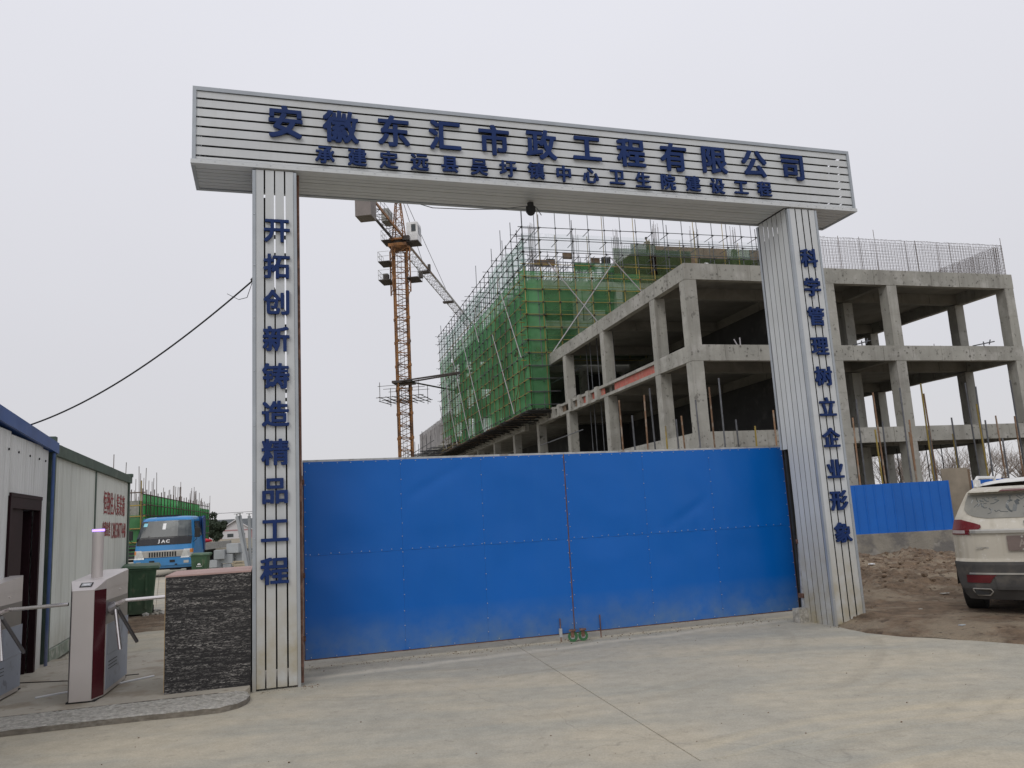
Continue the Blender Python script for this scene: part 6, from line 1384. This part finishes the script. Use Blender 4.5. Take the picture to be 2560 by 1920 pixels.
for k, (dx, dz, w_, h_, rz_) in enumerate(((-.42, 0, .34, .30, .1), (-.05, 0, .34, .42, -.1), (.33, 0, .36, .44, .05), (-.45, .31, .32, .28, -.2), (-.1, .43, .44, .34, .12), (.36, .45, .38, .36, -.08), (-.30, .60, .38, .34, .2), (.15, .79, .46, .36, -.05), (.68, 0, .24, .40, .1), (.70, .41, .22, .36, -.1), (-.12, -.0, .3, .4, .3))):
    o = thing('grey_block', 'pale grey block, '+ORD[k]+' counting up from the ground in the heap beside the lorry', 'block', (bp0.x+dx, 30+.25*(k % 3)-.2, .08+dz), rz_, 'pale grey blocks heaped in the yard'); MB().box(-w_/2, w_/2, -.2, .2, 0, h_-.01).build('block_body', M_blk, o, bevel=.012)
M_wood = pm('pale_batten', (.42, .36, .26), .85, 0, .2, 4, rnd=.2)
wp0 = aty(612, 1418, 28)
for k in range(20):
    o = thing('wood_batten', 'pale timber batten, '+ORD[k//2]+' layer up, in the small pile beside the left pillar', 'batten', (wp0.x+r3.uniform(-.08, .08), 28+.09*(k % 2), .10+.055*(k//2)), r3.uniform(-.15, .15), 'pale battens piled in the yard'); MB().box(-.42, .42, -.025, .025, 0, .045).build('batten', M_wood, o)
for k, (x0, y0_, x1, y1_) in enumerate(((592, 1291, 618, 1422), (600, 1289, 622, 1422), (623, 1290, 626, 1422))):
    Y = 22+.1*k; a = aty(x1, 1422, Y); b_ = aty(x0, y0_, Y); g0 = a+(a-b_)*((a.z-.08)/(b_.z-a.z)); t = thing('screw_jack_prop', ('leaning pale steel prop, left one of the pair before the white house', 'leaning pale steel prop, right one of the pair before the white house', 'upright steel prop just left of the left pillar')[k], 'prop', g0, 0)
    d = b_-g0; MB().tube((0, 0, 0), d, .045, 8).build('tube', M_blk, t); MB().tube(d*.99, d*1.0+Vector((0, 0, .06)), .02, 6).build('screw', M_galv, t); MB().box(d.x-.07, d.x+.07, d.y-.05, d.y+.05, d.z+.06, d.z+.075).build('head_plate', M_galv, t)
# far wires
tag(MB().path([aty(505, 1285, 95), aty(560, 1283, 95), aty(640, 1278, 95)], .03, 4).build('power_line', M_black), 'thin power line crossing the sky left of the left pillar', 'cable')
# strip of rubble by the bin
rb = MB(); 
for i in range(420):
    x = -8.2+r3.random()*3.6; y = 17.2+r3.random()*4.5; c = clod(.02+.06*r3.random()**2, i+200); rb.add([(a+x, b_+y, c_+.03) for a, b_, c_ in c.v], c.f)
tag(rb.build('rubble', M_kerb, fix=False), 'broken pale rubble strewn beside the green bin', 'rubble', None, 'stuff')

# litter on the dirt
def litter(px, py, sc, lab, mat, seed, flat=.4):
    p = onz(px, py, .1); g = infr(GY, p); z = dirt_h(g.x, g.y); c = clod(sc, seed); c.v = [(x*1.3, y*.8, z_*flat) for x, y, z_ in c.v]; o = c.build('litter', mat); o.location = (p.x, p.y, z+sc*.15); tag(o, lab, 'litter')
litter(2521, 1590, .045, 'torn white scrap of plastic near the right bottom of the dirt', M_white, 41); litter(2178, 1398, .07, 'white scrap on the dirt just right of the right pillar near the wall', M_white, 42)
litter(2360, 1491, .07, 'flat pale scrap of card lying left of the car wheel', M_kerb, 43, .15); litter(2302, 1529, .022, 'small pale round stone between pillar and car', M_kerb, 44, .8); litter(2405, 1563, .04, 'small pale sliver of board in front of the car', M_blk, 45, .3)

# ================================================================== people on the deck
M_skin = pm('skin', (.30, .17, .11), .6); M_hair = pm('hair', (.02, .017, .015), .8); M_shoe = pm('shoes', (.03, .03, .03), .7)
def person(loc, rz, pose, top, trouser, hat, lab):
    """one continuous skinned body; clothes are colour zones of it"""
    t = thing('person', lab, 'person', loc, rz)
    J_ = dict(stand=dict(pel=(0,0,.95), ch=(0,.10,1.28), nk=(0,.17,1.47), hd=(0,.21,1.62), ls=(-.19,.13,1.42), rs=(.19,.13,1.42), le=(-.26,.20,1.15), re=(.28,.18,1.16), lh=(-.22,.40,1.02), rh=(.20,.42,1.05), lhp=(-.10,0,.92), rhp=(.10,0,.92), lk=(-.12,.06,.50), rk=(.13,-.02,.50), la=(-.13,-.02,.08), ra=(.14,-.06,.08), lt=(-.15,.14,.04), rt=(.16,.10,.04)),
              bend=dict(pel=(0,0,.88), ch=(0,.24,1.12), nk=(0,.40,1.22), hd=(0,.53,1.27), ls=(-.19,.33,1.18), rs=(.19,.33,1.18), le=(-.23,.40,.90), re=(.23,.42,.90), lh=(-.16,.55,.70), rh=(.16,.56,.70), lhp=(-.10,0,.86), rhp=(.10,0,.86), lk=(-.13,.10,.46), rk=(.14,.06,.46), la=(-.13,-.02,.08), ra=(.14,-.06,.08), lt=(-.15,.14,.04), rt=(.16,.10,.04)),
              squat=dict(pel=(0,0,.35), ch=(0,.12,.66), nk=(0,.20,.84), hd=(0,.25,.98), ls=(-.19,.16,.79), rs=(.19,.16,.79), le=(-.27,.30,.60), re=(.27,.30,.60), lh=(-.12,.50,.52), rh=(.12,.50,.52), lhp=(-.11,0,.33), rhp=(.11,0,.33), lk=(-.20,.38,.48), rk=(.20,.38,.48), la=(-.17,.08,.08), ra=(.17,.08,.08), lt=(-.19,.24,.04), rt=(.19,.24,.04)))[pose]
    ks = list(J_); rad = dict(pel=.15, ch=.15, nk=.06, hd=.09, ls=.07, rs=.07, le=.05, re=.05, lh=.035, rh=.035, lhp=.10, rhp=.10, lk=.065, rk=.065, la=.045, ra=.045, lt=.035, rt=.035)
    ed = [('pel','ch'),('ch','nk'),('nk','hd'),('ch','ls'),('ch','rs'),('ls','le'),('rs','re'),('le','lh'),('re','rh'),('pel','lhp'),('pel','rhp'),('lhp','lk'),('rhp','rk'),('lk','la'),('rk','ra'),('la','lt'),('ra','rt')]
    me = bpy.data.meshes.new('body'); me.from_pydata([J_[k] for k in ks], [(ks.index(a), ks.index(b_)) for a, b_ in ed], []); o = bpy.data.objects.new('body', me); COL.objects.link(o)
    sm = o.modifiers.new('s', 'SKIN'); o.modifiers.new('u', 'SUBSURF').levels = 1
    for i, k in enumerate(ks): me.skin_vertices[0].data[i].radius = (rad[k], rad[k]*.85); me.skin_vertices[0].data[i].use_root = (k == 'pel')
    bpy.context.view_layer.update(); m2 = bpy.data.meshes.new_from_object(o.evaluated_get(bpy.context.evaluated_depsgraph_get())); o.modifiers.clear(); o.data = m2; o.parent = t
    for m_ in (top, trouser, M_skin, M_shoe): m2.materials.append(m_)
    zp = J_['pel'][2]
    for p in m2.polygons:
        c = p.center; near = lambda k, r_: (c-Vector(J_[k])).length < r_
        p.use_smooth = True; p.material_index = 2 if near('hd', .16) or near('lh', .07) or near('rh', .07) else (3 if c.z < .11 else (1 if (c.z < zp+.02 and not (near('lh', .2) or near('rh', .2) or near('le', .12) or near('re', .12))) else 0))
    hd = Vector(J_['hd']); bm = bmesh.new(); bmesh.ops.create_uvsphere(bm, u_segments=12, v_segments=8, radius=.118)
    q = MB().add([(v.co.x*.95+hd.x, v.co.y*1.08+hd.y, max(v.co.z, .005)*1.05+hd.z+.02) for v in bm.verts], [[w.index for w in f.verts] for f in bm.faces]); bm.free(); q.build('helmet' if hat is not M_hair else 'hair', hat, t, smooth=True)
    return t
def onB(px, py, yb): return onplane(px, py, BY, yb)
k1 = onB(1622, 640, 55.2); k2 = onB(1838, 640, 55.5); k3 = onB(1790, 640, 55.0)
person(fr(BY, k1.x, 55.2, 21.26), BY+2.2, 'stand', pm('khaki_jacket', (.27, .23, .15), .9), pm('khaki_trousers', (.12, .11, .09), .9), M_hair, 'worker in a khaki jacket standing on the formwork deck, left one')
person(fr(BY, k2.x, 55.5, 21.26), BY-.4, 'bend', pm('dark_jacket', (.05, .052, .06), .9), pm('dark_trousers', (.05, .05, .06), .9), M_hair, 'worker in dark clothes bending on the deck nearest the right pillar')
person(fr(BY, k3.x, 55.0, 21.26), BY+1.2, 'squat', pm('brown_jacket', (.10, .08, .06), .9), pm('dark_trousers', (.05, .05, .06), .9), M_hair, 'crouching worker on the deck between the other two, only head and shoulders showing')
